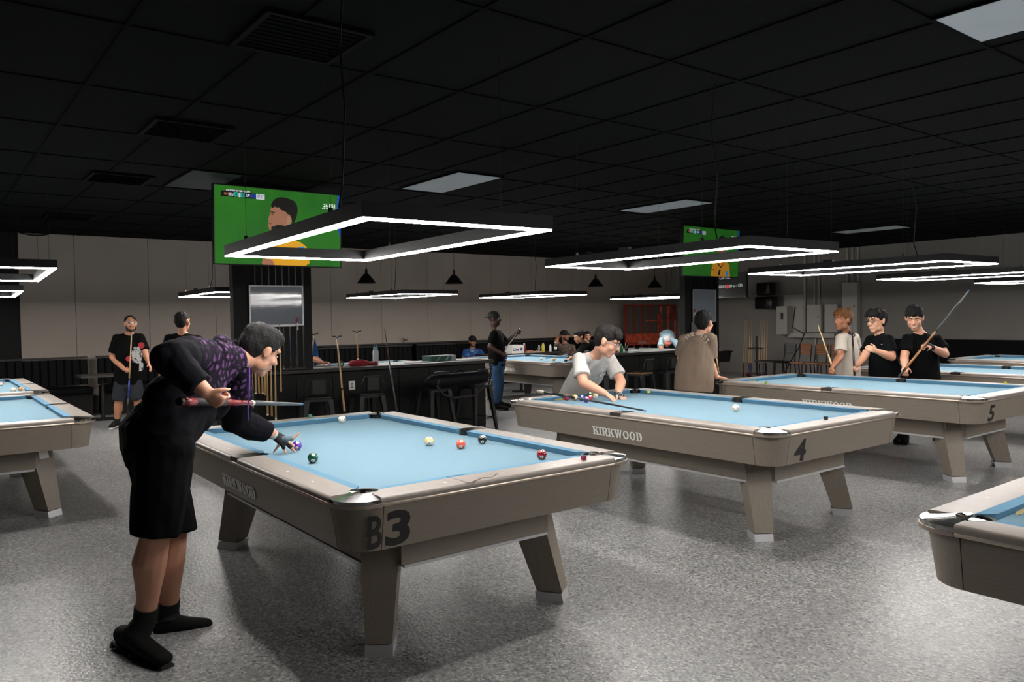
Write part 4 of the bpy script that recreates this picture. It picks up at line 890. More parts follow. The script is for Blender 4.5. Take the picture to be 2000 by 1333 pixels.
def person(label,P,Y0,sk='light',s=.95,F=(0,-1,0),HF=None,HU=None,hs=1.0,hair=('1a1613','short'),shirt=None,sleeve=.6,pants=None,legf=1.0,shoes=('0a0a0a','151515'),hands={},vox=.0095,loose=1.0,neck=True,stance=.09,seat=False,legs='auto',beard=None,glasses=None,cap=None,wrinkle=.006,floorz=0,limb=1.16,hemk=.07,glute=(.03,.088),drape=(),collar=.30,extra=None,mouth='7a3f38'):
    g=lambda k:(Vector(P[k]) if isinstance(P[k],Vector) else at(P[k][0],P[k][1],Y0+P[k][2]))
    J={k:g(k) for k in P}
    Fw=camdir(*F); up=Vector((0,0,1)); Fh=Vector((Fw.x,Fw.y,0)).normalized(); Rt=Fh.cross(up)   # right-hand side of the person
    pel=J['pel']
    if 'hpR' not in J: J['hpR']=pel+Rt*.085*s-up*.03; J['hpL']=pel-Rt*.085*s-up*.03
    base=Vector((pel.x,pel.y,floorz))
    if legs=='auto':
        for k,sg in (('R',1),('L',-1)):
            if 'an'+k in J: continue
            h=J['hp'+k]
            if seat: kn=h+Fh*.42*s+Rt*sg*.05; an=Vector((kn.x,kn.y,.09))+Fh*.03
            else: an=Vector((h.x,h.y,floorz+.085))+Rt*sg*stance-Fh*.02; kn=(h+an)/2+Fh*.03
            J['kn'+k],J['an'+k]=kn,an
    if legs is not None and legs!='none':
        for k in 'RL':
            if 'to'+k not in J: J['to'+k]=Vector((J['an'+k].x,J['an'+k].y,floorz+.02))+Fh*.17*s+Rt*(.03 if k=='R' else -.03)
    base=Vector((pel.x,pel.y,floorz)); T=thing('person',label,'person',base,0)
    J={k:v-base for k,v in J.items()}; pel=J['pel']
    HFw=camdir(*(HF or F)); HUw=camdir(*HU) if HU else up
    shm=(J['shL']+J['shR'])/2; shd=(J['shR']-J['shL']).normalized(); hpd=(J['hpR']-J['hpL']).normalized(); hd=J['hd']
    mid=pel.lerp(shm,.5)+ (Vector((0,0,0)))
    # head matrix
    y=HFw.normalized(); x=y.cross(HUw).normalized(); z=x.cross(y); k=s*hs; MH=Matrix(((x.x,y.x,z.x,hd.x),(x.y,y.y,z.y,hd.y),(x.z,y.z,z.z,hd.z),(0,0,0,1)))@Matrix.Scale(k,4)
    H=lambda a,b,c:MH@Vector((a,b,c)); R3=MH.to_3x3().normalized()
    def hb(bm,c,sc): ball(bm,H(*c),k,rot=Matrix(((R3[0][0],R3[0][1],R3[0][2]),(R3[1][0],R3[1][1],R3[1][2]),(R3[2][0],R3[2][1],R3[2][2]))),seg=20,scale=sc)
    bm=NB()
    tube(bm,[pel-up*.05*s if not seat else pel,pel.lerp(shm,.25),pel.lerp(shm,.55),pel.lerp(shm,.85),shm],[(.15*s,.10*s),(.135*s,.09*s),(.145*s,.10*s),(.15*s,.09*s),(.10*s,.06*s)],lat=[hpd,hpd,shd,shd,shd],seg=18,round_=True)
    nk=H(0,-.03,-.055); tube(bm,[shm-(nk-shm)*.2,shm.lerp(nk,.5),nk,H(0,-.02,-.02)],[.062*s,.052*s,.05*s,.05*s],seg=14)
    hb(bm,(0,-.014,.038),(.073,.092,.084)); hb(bm,(0,.020,-.025),(.058,.066,.080)); hb(bm,(0,.056,-.088),(.027,.024,.022))
    for sg in (-1,1):
        hb(bm,(sg*.036,.012,-.058),(.026,.036,.034)); hb(bm,(sg*.036,.056,-.022),(.024,.024,.024)); hb(bm,(sg*.074,-.006,-.002),(.011,.019,.032)); hb(bm,(sg*.078,-.014,.012),(.008,.012,.016))
    tube(bm,[H(0,.080,.020),H(0,.094,.0),H(0,.106,-.020)],[.009*k,.011*k,.0135*k],seg=8,round_=True)
    for sg in (-1,1): hb(bm,(sg*.011,.094,-.024),(.008,.010,.007))
    tube(bm,[H(-.045,.070,.034),H(0,.083,.036),H(.045,.070,.034)],.011*k,seg=8,round_=True)
    tube(bm,[H(-.022,.078,-.050),H(0,.086,-.049),H(.022,.078,-.050)],.0085*k,seg=8,round_=True)
    tube(bm,[H(-.018,.078,-.062),H(0,.084,-.063),H(.018,.078,-.062)],.009*k,seg=8,round_=True)
    m_=limb
    for q in 'RL':
        a,b,c=J['sh'+q],J['el'+q],J['wr'+q]
        tube(bm,[shm.lerp(nk,.45),shm.lerp(a,.5)+(nk-shm).normalized()*.022*s,a],[.045*s,.045*s,.046*s],seg=10,round_=True)
        tube(bm,[shm.lerp(a,.7),a,a.lerp(b,.5),b],[.05*s,.052*s*m_,.046*s*m_,.040*s*m_],seg=12,round_=True)
        tube(bm,[b,b.lerp(c,.3),b.lerp(c,.7),c],[.040*s*m_,.042*s*m_,.033*s*m_,.026*s*m_],seg=12,round_=True)
        hh=hands.get(q,{}); 
        if hh is not None:
            dd=(c-b).normalized() if 'd' not in hh else camdir(*hh['d']); pn=camdir(*hh['n']) if 'n' in hh else (Fh*-.3+Rt*(-1 if q=='R' else 1)*1.0); th=camdir(*hh['t']) if 't' in hh else Fh+up*.3
            if not hh.get('custom'): hand(bm,c,dd,pn,th,s,hh.get('curl',.35))
            else: hh['custom'](bm,base)
        if legs!='none':
            h,kn,an=J['hp'+q],J['kn'+q],J['an'+q]
            tube(bm,[h,h.lerp(kn,.4),kn],[.085*s*m_,.078*s*m_,.054*s*m_],seg=14,round_=True)
            cb=(kn-an).cross(Rt).normalized(); cb=cb if cb.dot(Fh)<0 else -cb
            tube(bm,[kn,kn.lerp(an,.3)+cb*.012,kn.lerp(an,.7),an],[.052*s*m_,.061*s*m_,.041*s*m_,.035*s*m_],seg=12,round_=True)
    put('body',remesh(bm,vox,2,'body'),skin(sk),T)
    # face
    ew=mat('eye_white','d8d2cc',.3); ei=mat('eye_dark','120c0a',.2)
    for sg in (-1,1):
        bm=NB(); hb(bm,(sg*.030,.0745,.010),(.0105,.0085,.0042)); e=obj('eye',bm,ew,T,2)
        bm=NB(); hb(bm,(sg*.030,.0818,.010),(.0050,.0035,.0042)); obj('iris',bm,ei,e,2)
        bm=NB(); tube(bm,[H(sg*.014,.090,.028),H(sg*.03,.088,.034),H(sg*.048,.076,.029)],[.0035*k,.0045*k,.003*k],seg=6); obj('eyebrow',bm,mat('brow_'+hair[0],hair[0],.9),T)
    bm=NB(); tube(bm,[H(-.021,.088,-.055),H(0,.0955,-.0565),H(.021,.088,-.055)],[.0022*k,.004*k,.0022*k],seg=6); obj('lips',bm,mat('lip_'+mouth,mouth,.5),T)
    hm=mat('hair_'+hair[0],hair[0],.75,bump=(170,1,.006),spec=.25)
    st=hair[1]
    if st!='none':
        bm=NB(); big=1.0 if st in('short','bangs','messy') else .93
        hb(bm,(0,-.022,.055),(.083*big,.098*big,.078*big)); hb(bm,(0,-.052,.020),(.077*big,.066*big,.077*big)); hb(bm,(0,-.052,-.012),(.062,.044,.060))
        if st!='buzz':
            hb(bm,(0,.02,.085),(.070,.066,.048))
            for sg in (-1,1): hb(bm,(sg*.066,.008,.045),(.014,.035,.036))
        if st in('bangs','messy'):
            for i in range(9):
                xx=-.064+i*.016; L=.030+.012*math.sin(i*2.3); fy=.092-abs(xx)*.35
                tube(bm,[H(xx*.7,.03,.118),H(xx,fy-.012,.092),H(xx*1.02+.004,fy+.002,.070),H(xx*1.08+.008,fy-.002,.066-L*.8)],[.016*k,.014*k,.009*k,.003*k],seg=7,round_=True)
        if st=='messy':
            for i in range(16):
                a=i*2.4; r=.06; tube(bm,[H(r*.5*math.cos(a),-.02+r*.5*math.sin(a),.115),H(r*math.cos(a),-.02+r*1.2*math.sin(a),.128+.01*math.sin(i))],[.018*k,.008*k],seg=6,round_=True)
        o=put('hair',remesh(bm,.006,1,'hair',.0055,34),hm,T)
    if beard:
        bm=NB(); hb(bm,(0,.045,-.082),(.040,.036,.030)); 
        for sg in (-1,1): hb(bm,(sg*.046,.022,-.055),(.020,.034,.042))
        tube(bm,[H(-.026,.080,-.044),H(0,.090,-.040),H(.026,.080,-.044)],.0075*k,seg=6)
        put('beard',remesh(bm,.0065,1,'beard',.002,60),mat('beard_'+beard,beard,.8),T)
    if glasses:
        gm_=mat('glasses_'+glasses,glasses,.3); bm=NB()
        for sg in (-1,1):
            c=(sg*.033,.098,.008); tube(bm,[H(c[0]+.023*math.cos(a)*1.0,c[1]-abs(.023*math.cos(a))*.15,c[2]+.018*math.sin(a)) for a in [2*math.pi*i/16 for i in range(17)]],.0022*k,seg=5)
            tube(bm,[H(sg*.057,.094,.012),H(sg*.074,.05,.014),H(sg*.08,-.01,.010)],.002*k,seg=5)
        tube(bm,[H(-.01,.099,.010),H(.01,.099,.010)],.002*k,seg=5); gl=obj('glasses',bm,gm_,T)
        bm=NB()
        for sg in (-1,1): hb(bm,(sg*.033,.096,.008),(.022,.0012,.017))
        lm=bpy.data.materials.get('lens_glass')
        if not lm:
            lm=bpy.data.materials.new('lens_glass'); lm.use_nodes=True; nb=lm.node_tree.nodes; gb=nb.new('ShaderNodeBsdfGlossy'); gb.inputs['Roughness'].default_value=.05; tb_=nb.new('ShaderNodeBsdfTransparent'); mxs=nb.new('ShaderNodeMixShader'); mxs.inputs[0].default_value=.14; lk=lm.node_tree.links; lk.new(tb_.outputs[0],mxs.inputs[1]); lk.new(gb.outputs[0],mxs.inputs[2]); lk.new(mxs.outputs[0],nb['Material Output'].inputs[0])
        obj('lens',bm,lm,gl,2)
    if cap:
        cm=mat('cap_'+cap[0],cap[0],.8); bm=NB(); hb(bm,(0,-.012,.060),(.088,.104,.078)); 
        rev=-1 if cap[1]=='back' else 1
        me=remesh(bm,.007,1,'crown'); cap_o=put('cap',me,cm,T)
        bm=NB(); prs=[]
        for i in range(9):
            a=math.radians(-60+15*i); prs.append(H(.078*math.sin(a),rev*(.070+.085*math.cos(a))-(.01 if rev<0 else 0),.045-.012*math.cos(a)))
        inn=[H(.078*math.sin(math.radians(-60+15*i)),rev*(.035+.040*math.cos(math.radians(-60+15*i))),.052) for i in range(9)]
        dn=(H(0,0,0)-H(0,0,.006))
        A=[bm.verts.new(v) for v in prs]; B=[bm.verts.new(v) for v in inn]; A2=[bm.verts.new(v+dn) for v in prs]; B2=[bm.verts.new(v+dn) for v in inn]
        for i in range(8):
            bm.faces.new((A[i],A[i+1],B[i+1],B[i])); bm.faces.new((A2[i],A2[i+1],B2[i+1],B2[i])); bm.faces.new((A[i],A[i+1],A2[i+1],A2[i]))
        obj('brim',bm,mat('cap_'+(cap[2] if len(cap)>2 else cap[0]),cap[2] if len(cap)>2 else cap[0],.8),cap_o,2)
    # clothes
    if shirt:
        bm=NB(); l=loose; hem=pel-(shm-pel).normalized()*hemk*s
        tube(bm,[hem,pel.lerp(shm,.12),pel.lerp(shm,.4),pel.lerp(shm,.72),pel.lerp(shm,.95),shm.lerp(nk,collar)],[(.172*s*l,.124*s*l),(.178*s*l,.13*s*l),(.165*s*l,.122*s*l),(.178*s,.125*s),(.158*s,.095*s),(.068*s,.064*s)],lat=[hpd,hpd,hpd.lerp(shd,.5).normalized(),shd,shd,shd],seg=24)
        for q in 'RL':
            a,b,c=J['sh'+q],J['el'+q],J['wr'+q]
            tube(bm,[shm.lerp(nk,.30),shm.lerp(a,.5)+(nk-shm).normalized()*.020*s,a],[.052*s,.056*s,.058*s],seg=12)
            lk=1+(limb-1.16)*.8
            if sleeve<=1:
                e=a.lerp(b,sleeve); d_=(b-a).normalized(); tube(bm,[shm.lerp(a,.55),a,a.lerp(e,.5),e],[.06*s,.070*s*(.6+.4*l),.066*s*l*lk,.070*s*l*lk],seg=14); ball(bm,a,.066*s)
            else: 
                e=b.lerp(c,sleeve-1); tube(bm,[shm.lerp(a,.55),a,a.lerp(b,.5),b,b.lerp(e,.5),e],[.06*s*lk,.074*s*lk,.068*s*l*lk,.062*s*l*lk,.056*s*l*lk,.046*s*l*lk],seg=14,round_=False); ball(bm,a,.068*s); ball(bm,b,.058*s*l)
        for dp,dr in drape: ball(bm,at(*dp)-base,dr,seg=20)
        sm_=shirt if not isinstance(shirt,str) else mat('shirt_'+shirt,shirt,.95,bump=(260,.15,.001),spec=.12)
        me=remesh(bm,vox*.95,3,'shirt',wrinkle,10,random.random()*9); so=put('shirt' if sleeve<=1 else 'sweatshirt',me,sm_,T)
    if pants and legs!='none':
        bm=NB(); l=(1+(loose-1)*.6)*(1+(limb-1.16)*.75)
        top=pel.lerp(shm,.10); tube(bm,[top,pel,pel-up*.06*s if not seat else pel-up*.02],[(.172*s*l,.125*s*l),(.180*s*l,.134*s*l),(.174*s*l,.13*s*l)],lat=hpd,seg=20,round_=True)
        for q in 'RL':
            ball(bm,J['hp'+q]-Fh*glute[0]*s,glute[1]*s*l)
        for q in 'RL':
            h,kn,an=J['hp'+q],J['kn'+q],J['an'+q]
            if legf<=.62:
                e=h.lerp(kn,min(1,legf*1.9)); tube(bm,[h+up*.03*s,h.lerp(e,.5),e],[.106*s*l,.103*s*l,.092*s*l],seg=14); ball(bm,h,.108*s*l)
            else: tube(bm,[h+up*.03*s,h.lerp(kn,.5),kn,kn.lerp(an,.5),kn.lerp(an,.93)],[.098*s*l,.088*s*l,.072*s*l,.065*s*l,.062*s*l],seg=14); ball(bm,h,.094*s); ball(bm,kn,.07*s*l)
        pm_=pants if not isinstance(pants,str) else mat('trousers_'+pants,pants,.9,bump=(220,.15,.001),spec=.12)
        put('shorts' if legf<=.62 else 'trousers',remesh(bm,vox,3,'trousers',wrinkle,9,random.random()*9),pm_,T)
    if shoes and legs!='none':
        for q in 'RL':
            an,to=J['an'+q],J['to'+q]; d=to-an; dh=Vector((d.x,d.y,0)).normalized() if 'fd'+q not in J else (J['fd'+q]-J['to'+q]).normalized()
            heel=J['hl'+q] if 'hl'+q in J else Vector((an.x,an.y,to.z+.015))-dh*.055*s
            bm=NB(); sd=(to-heel).normalized().cross(up).normalized()
            upv=sd.cross((to-heel).normalized()); 
            if upv.z<0: upv=-upv
            tube(bm,[heel+upv*.03,heel.lerp(to,.25)+upv*.044,heel.lerp(to,.6)+upv*.03,to+upv*.018+(to-heel).normalized()*.03],[(.036*s,.044*s),(.043*s,.058*s),(.048*s,.044*s),(.042*s,.028*s)],lat=sd,seg=14,round_=True)
            tube(bm,[an+up*.03,an.lerp(heel.lerp(to,.28),.6)],[.042*s,.046*s],seg=12,round_=True)
            if legf<=.62:
                b2_=NB(); kn_=J['kn'+q]; tube(b2_,[an.lerp(heel.lerp(to,.25),.4),an,an.lerp(kn_,.16)],[.046*s*limb,.042*s*limb,.043*s*limb],seg=14); obj('sock',b2_,mat('sock_black','0a0a0b',.9),T,True)
            sh=put('shoe',remesh(bm,.008,2,'shoe'),mat('shoe_'+shoes[0],shoes[0],.8,spec=.2),T)
            bm=NB(); pts=[heel-(to-heel).normalized()*.03,heel.lerp(to,.35),heel.lerp(to,.75),to+(to-heel).normalized()*.055]
            tube(bm,[p-upv*.008 for p in pts],[(.036*s,.014),(.04*s,.013),(.048*s,.013),(.030*s,.012)],lat=sd,seg=12); obj('sole',bm,mat('sole_'+shoes[1],shoes[1],.6),sh,True)
    T['_']=0; del T['_']
    return T,J,base,H,k
# --- 1 the bending player in the foreground
hm=bpy.data.materials.new('hoodie_print'); hm.use_nodes=True; nt=hm.node_tree; b=nt.nodes['Principled BSDF']; b.inputs['Roughness'].default_value=.92; b.inputs['Specular IOR Level'].default_value=.1
tc=nt.nodes.new('ShaderNodeTexCoord'); v=nt.nodes.new('ShaderNodeTexVoronoi'); v.feature='DISTANCE_TO_EDGE'; v.inputs['Scale'].default_value=30; mp=nt.nodes.new('ShaderNodeMapping'); mp.inputs['Scale'].default_value=(1,1,.75); nt.links.new(tc.outputs['Object'],mp.inputs[0]); nt.links.new(mp.outputs[0],v.inputs['Vector'])
cr=nt.nodes.new('ShaderNodeValToRGB'); cr.color_ramp.elements[0].position=.14; cr.color_ramp.elements[0].color=(.012,.009,.016,1); cr.color_ramp.elements[1].position=.34; cr.color_ramp.elements[1].color=(*hexc('6d4a78'),1); nt.links.new(v.outputs['Distance'],cr.inputs[0])
at_=nt.nodes.new('ShaderNodeAttribute'); at_.attribute_name='printed'; mx=nt.nodes.new('ShaderNodeMix'); mx.data_type='RGBA'; mx.inputs[6].default_value=(.0075,.007,.010,1); nt.links.new(cr.outputs[0],mx.inputs[7]); nt.links.new(at_.outputs['Fac'],mx.inputs[0]); nt.links.new(mx.outputs[2],b.inputs['Base Color'])
def bridgehand(bm,base):
    w=at(534,849,4.43)-base; kn=at(553,862,4.47)-base
    lat=(at(548,868,4.42)-at(566,856,4.52)).normalized()
    tube(bm,[w,w.lerp(kn,.5),kn],[(.024,.019),(.034,.018),(.040,.016)],lat=lat,seg=12,round_=True)
    zt=ZB+.009
    for kp,mpx,tp in (((545,868,4.44),(541,875,4.45),(534,884)),((552,870,4.46),(555,877,4.47),(558,885)),((561,868,4.50),(569,875,4.50),(577,883)),((566,866,4.53),(574,871,4.53),(570,880))):
        tip=atz(tp[0],tp[1],zt)-base; a=at(*kp)-base; m=at(*mpx)-base; m.z=max(m.z,zt+.02-base.z)
        tube(bm,[kn.lerp(a,.4),a,m,tip],[.012,.0105,.009,.0075],seg=8,round_=True)
    a=at(560,858,4.45)-base; tube(bm,[w.lerp(kn,.7),a,at(574,856,4.46)-base,at(584,846,4.47)-base],[.016,.015,.011,.0075],seg=8,round_=True)
P=dict(pel=(308,848,-.08),shR=(396,690,-.02),shL=(460,716,.30),elR=(332,702,-.30),wrR=(400,764,-.33),elL=(462,822,.55),wrL=(532,848,.73),hd=(508,686,.36),
 hpR=(322,878,-.16),hpL=(298,868,.04),knR=(304,1046,-.20),knL=(337,1046,.0),anR=(283,1212,-.13),anL=(328,1196,.12),toR=(314,1292,-.30),toL=(392,1228,.16),hlR=(236,1252,-.10),hlL=(312,1240,.08))
T1,J1,B1,H1,k1=person('bending player in black and purple hoodie holding a red cue over B3 table',P,3.7,'light',.97,F=(.79,.61,0),HF=(.52,.70,-.46),HU=(.25,.15,.9),hs=1.12,hair=('1c1b1b','short'),shirt=hm,sleeve=1.86,pants='040405',legf=.56,hands={'R':dict(d=(.62,.25,-.65),n=(.35,.75,-.1),t=(.7,.1,.6),curl=.95),'L':dict(custom=bridgehand)},vox=.0075,loose=1.24,wrinkle=.010,legs='given',hemk=.04,limb=1.3,collar=.62,glute=(.02,.092),drape=(((366,800,3.72),.135),((352,826,3.72),.12),((400,782,3.85),.12),((330,780,3.62),.12)))
for ch in T1.children:
    if ch.name.startswith('sweatshirt'):
        nk=J1['shL'].lerp(J1['shR'],.5); ax=(nk-J1['pel']).normalized(); a=ch.data.attributes.new('printed','FLOAT','POINT')
        val=[]
        for vt in ch.data.vertices:
            d=(vt.co-J1['pel']).dot(ax)/(nk-J1['pel']).length; arm=min((vt.co-J1['elR']).length/.26,1); arl=min((vt.co-J1['elL']).length/.30,1); f=max(0,min(1,(d-.62)/.22))*max(0,min(1,(arm-.62)/.25))*max(0,min(1,(arl-.7)/.25)); val.append(f)
        a.data.foreach_set('value',val); hood_src=ch
bm=NB(); nb=J1['shL'].lerp(J1['shR'],.5); hd=J1['hd']; u=(hd-nb).normalized(); sdv=(J1['shR']-J1['shL']).normalized(); bk=u.cross(sdv).normalized(); bk=bk if bk.z>0 else -bk
nb=nb+u*.045
P=[nb+sdv*.085*math.cos(a)+bk*(.035+.055*math.sin(a))+u*(.035+.01*math.sin(2*a)) for a in [math.radians(-40+20*i) for i in range(14)]]
tube(bm,P,[.028,.036,.042,.046,.048,.05,.05,.05,.048,.046,.042,.038,.032,.026],seg=12,round_=True); ball(bm,nb+bk*.075+u*.0,.06,scale=(1,1,.7))
me=remesh(bm,.008,3,'hood',.006,14); ho=put('hood',me,hm,T1); a=me.attributes.new('printed','FLOAT','POINT'); a.data.foreach_set('value',[1.0]*len(me.vertices))
bm=NB(); tube(bm,[at(487,716,3.93)-B1,at(487,745,3.88)-B1,at(486,775,3.86)-B1,at(484,800,3.87)-B1,at(485,822,3.9)-B1],.0035,seg=6); obj('drawstring',bm,mat('purple_cord','5a2f8a',.7),T1)
# glove on the bridging hand
bm=NB(); w=at(534,849,4.43)-B1; kn=at(553,862,4.47)-B1; lat=(at(548,868,4.42)-at(566,856,4.52)).normalized()
tube(bm,[w.lerp(kn,.12),w.lerp(kn,.5),kn],[(.029,.024),(.039,.023),(.045,.021)],lat=lat,seg=12,round_=True)
for kp,mpx in (((552,870,4.46),(555,878,4.465)),((561,868,4.50),(570,876,4.50))): tube(bm,[kn.lerp(at(*kp)-B1,.4),at(*kp)-B1,at(*mpx)-B1],[.015,.0135,.0125],seg=8)
put('glove',remesh(bm,.006,2,'glove'),mat('glove_black','0b0b0c',.8),T1)
bm=NB(); a=at(560,858,4.45)-B1; tube(bm,[w.lerp(kn,.75),a,at(574,856,4.46)-B1],[.019,.0185,.014],seg=8); put('glove_thumb',remesh(bm,.006,2,'gt'),mat('glove_grey','6a7a82',.8),T1)
bm=NB(); e=(kn-w).normalized(); tube(bm,[w-e*.012,w+e*.012],[(.030,.026)]*2,lat=lat,seg=14); obj('wristband',bm,mat('wristband_pale','a9b7b8',.7),T1,True)
shs=[c for c in T1.children if c.name.startswith('shoe')]
for n_,q in enumerate('RL'):
    hl,to=J1['hl'+q],J1['to'+q]; dv=(to-hl).normalized(); sd=dv.cross(Vector((0,0,1))).normalized(); upv=sd.cross(dv); upv=upv if upv.z>0 else -upv
    for i in range(8):
        bm=NB(); box(bm,hl.lerp(to,-.06+i*.165)-upv*.021,(.024,.075,.016),rot=Matrix((( dv.x,sd.x,upv.x),(dv.y,sd.y,upv.y),(dv.z,sd.z,upv.z)))); obj('sole_lug',bm,mat('lug_black','0a0a0a',.6),shs[n_])
cue(at(591,790,4.78),at(350,785,3.36),'red and grey cue held by the bending player in hoodie',shaft=CARBON,b1=mat('cue_red','7a1f22',.25),b2=mat('cue_red','7a1f22',.25),wrap=mat('grey_wrap','2c2d2f',.7),joint=.50,collar=mat('collar_white','e6e2dc',.3),r1=.0205,r0=.008)
# --- 2 player with glasses at the left
person('bearded man in white glasses and printed black tee holding a blue-butted cue',dict(pel=(250,742,0),shR=(229,661,-.05),shL=(274,660,.05),elR=(219,698,-.02),wrR=(243,722,-.2),elL=(284,692,.0),wrL=(291,710,-.06),hd=(255,634,-.05)),11.4,'mid',.95,F=(.25,-.95,0),HF=(.55,-.8,.12),hs=1.12,hair=('15110f','buzz'),shirt='060606',sleeve=.75,pants='2c2e33',legf=.5,shoes=('141414','c9c7c4'),beard='1a120e',glasses='e8e8ea',hands={'R':dict(curl=.9,n=(.2,-.6,0),t=(.2,-.1,1),d=(.8,-.3,-.3)),'L':dict(curl=.25)},loose=1.15,vox=.012,extra=None)
TG=bpy.data.objects[-1] if False else None
cue(at(257,652,11.05),at(248,831,11.1),'light cue with blue butt held upright by the man in glasses',shaft=SHAFT,b1=BUTTB,b2=BLUEB,joint=.5)
def shirtprint(Y,polys,m,n,o,X,Yd,parent,th=.002): return plates(n,polys,m,parent,o,X,Yd,th)
pm=[o for o in bpy.data.objects if o.name.startswith('person') and 'bearded man in white' in o['label']][0]
cx=camdir(.95,.25,0); cz=Vector((0,0,1)); o0=at(262,705,11.19)-pm.location
plates('shirt_print',[[(-.02,-.02),(.09,-.05),(.11,.1),(.07,.2),(.0,.2),(-.03,.12)],[(.06,-.16),(.12,-.14),(.12,-.03),(.07,-.03)]],mat('print_white','a9aaa8',.8,noise_=(40,2,'2a2a2a',.5,.58)),pm,o0,cx,cz,.003)
plates('shirt_rose',[arc(.10,.22,.045,0,330,12),arc(-.07,.03,.04,0,330,12)],mat('print_red','9c2230',.8),pm,o0,cx,cz,.003)
# --- 3 man seen from behind
person('man in black shirt seen from behind, partly hidden by the hoodie player',dict(pel=(350,748,0),shR=(386,664,0),shL=(331,662,0),elR=(396,708,.05),wrR=(392,738,.2),elL=(324,708,.0),wrL=(313,738,-.05),hd=(357,630,.02)),9.8,'mid',.97,F=(.12,.98,0),hs=1.12,hair=('0b0a0a','buzz'),shirt='070708',sleeve=.8,pants='0c0c0e',hands={'L':dict(curl=.6)},loose=1.15,vox=.012)
# --- 4 man in jeans
pj,Jj,Bj,_,_=person('man in backward cap, black tee and blue jeans lining up a cue',dict(pel=(971,708,0),shR=(966,652,-.10),shL=(973,652,.12),elR=(957,678,-.14),wrR=(979,691,-.16),elL=(988,672,.12),wrL=(1009,652,.05),hd=(966,624,0)),13.0,'dark',.99,F=(.98,-.1,0),HF=(.98,-.15,.03),hs=1.05,hair=('0a0908','none'),shirt='050505',sleeve=.75,pants=mat('jeans_blue','1d4468',.85,noise_=(14,3,'17334e',.35,.65)),shoes=('0a0a0a','121212'),cap=('0a0a0b','back'),hands={'R':dict(curl=.9),'L':dict(curl=.8)},loose=1.12,vox=.012,wrinkle=.009)
cue(at(1010,651,13.0),at(958,722,12.85),'cue held diagonally by the man in jeans',shaft=mat('pale_shaft','b9b3a8',.35),b1=BUTTB,joint=.55)
# --- 5..8 people by the back wall
person('seated man with black cap and blue patterned shirt at the back',dict(pel=at(922,722,17.7),shR=(909,687,-.05),shL=(938,687,-.05),elR=(905,702,-.12),wrR=(925,705,-.3),elL=(947,702,-.12),wrL=(940,704,-.3),hd=(923,668,-.02)),17.7,'mid',.97,F=(.1,-.98,0),HF=(.4,-.9,-.1),hs=1.08,hair=('1a110c','none'),shirt=mat('blue_pattern_shirt','1c4a86',.85,noise_=(7,3,'8ea6bd',.56,.68)),sleeve=.8,pants='15161a',seat=True,cap=('0a0a0c','front'),beard='1a110c',vox=.014)
person('seated man in black cap and brown shirt, one hand at his head',dict(pel=at(1105,720,17.6),shR=(1092,678,-.05),shL=(1118,678,-.05),elR=(1086,668,-.12),wrR=(1091,658,-.02),elL=(1121,693,-.1),wrL=(1112,700,-.3),hd=(1103,657,-.02)),17.6,'tan',.97,F=(.2,-.95,0),HF=(.8,-.55,0),hs=1.08,hair=('1a110c','none'),shirt=mat('brown_pattern_shirt','5c4a40',.85,noise_=(22,3,'33271f',.45,.6)),sleeve=.75,pants='15161a',seat=True,cap=('0a0a0c','front'),beard='2a2420',vox=.014)
person('dark-haired player in black sweatshirt bending over the far table with a cue',dict(pel=at(1178,702,14.6),shR=(1142,676,.0),shL=(1160,674,.3),elR=(1128,692,-.35),wrR=(1113,701,-.75),elL=(1168,692,.3),wrL=(1150,690,.2),hd=(1131,659,-.10)),14.3,'mid',.97,F=(-.9,-.3,0),HF=(-.85,-.45,-.25),hs=1.05,hair=('14100e','short'),shirt='0a0a0b',sleeve=1.8,pants='0c0c0e',hands={'R':dict(d=(-.9,-.3,-.25),n=(0,0,-1),t=(0,-.5,.5),curl=.5)},vox=.013)
cue(at(1066,701,13.35),at(1150,686,14.25),'cue of the player bending over the far table',shaft=mat('blue_shaft','6a86a0',.35),joint=.5)
person('man seated far behind the white shirt, only his dark hair and brow showing',dict(pel=at(1152,722,17.7),shR=(1140,682,0),shL=(1164,682,0),elR=(1136,700,0),wrR=(1142,712,-.2),elL=(1168,700,0),wrL=(1160,712,-.2),hd=(1147,658,0)),17.7,'mid',.96,F=(.0,-1,0),hs=1.05,hair=('0c0a09','short'),shirt='101012',sleeve=.8,pants='15161a',seat=True,vox=.015)
# --- 9 man in the white tee
TW=mat('white_tee','b9b6b2',.9,bump=(260,.15,.001))
T9,J9,B9,H9,k9=person('young man in white tee and glasses leaning over the far end of table 4',dict(pel=(1127,766,.40),shR=(1131,703,-.12),shL=(1190,703,.10),elR=(1139,748,-.28),wrR=(1182,769,-.38),elL=(1213,746,.0),wrL=(1207,769,-.22),hd=(1186,668,-.20)),7.42,'light',1.0,F=(.75,-.62,0),HF=(.80,-.35,-.42),HU=(.3,-.1,.9),hs=1.22,hair=('1a1615','bangs'),shirt=TW,sleeve=.72,pants='1a1a1d',glasses='8c8c90',hands={'R':dict(d=(.75,-.25,-.5),n=(.1,.2,-1),t=(.3,.8,.3),curl=.42),'L':dict(d=(.4,-.6,-.35),n=(0,0,-1),t=(-.7,-.3,0),curl=.5)},loose=1.12,vox=.009,wrinkle=.009)
bm=NB(); w=J9['wrL']; d=camdir(.4,-.6,-.35); tube(bm,[w-d*.02,w+d*.03,w+d*.065],[(.034,.026),(.04,.025),(.043,.022)],lat=camdir(-.7,-.3,0),seg=12,round_=True); put('glove',remesh(bm,.008,1,'glove'),mat('glove_stripes','77777a',.8,noise_=((60,60,4),1,'101010',.48,.52)),T9)
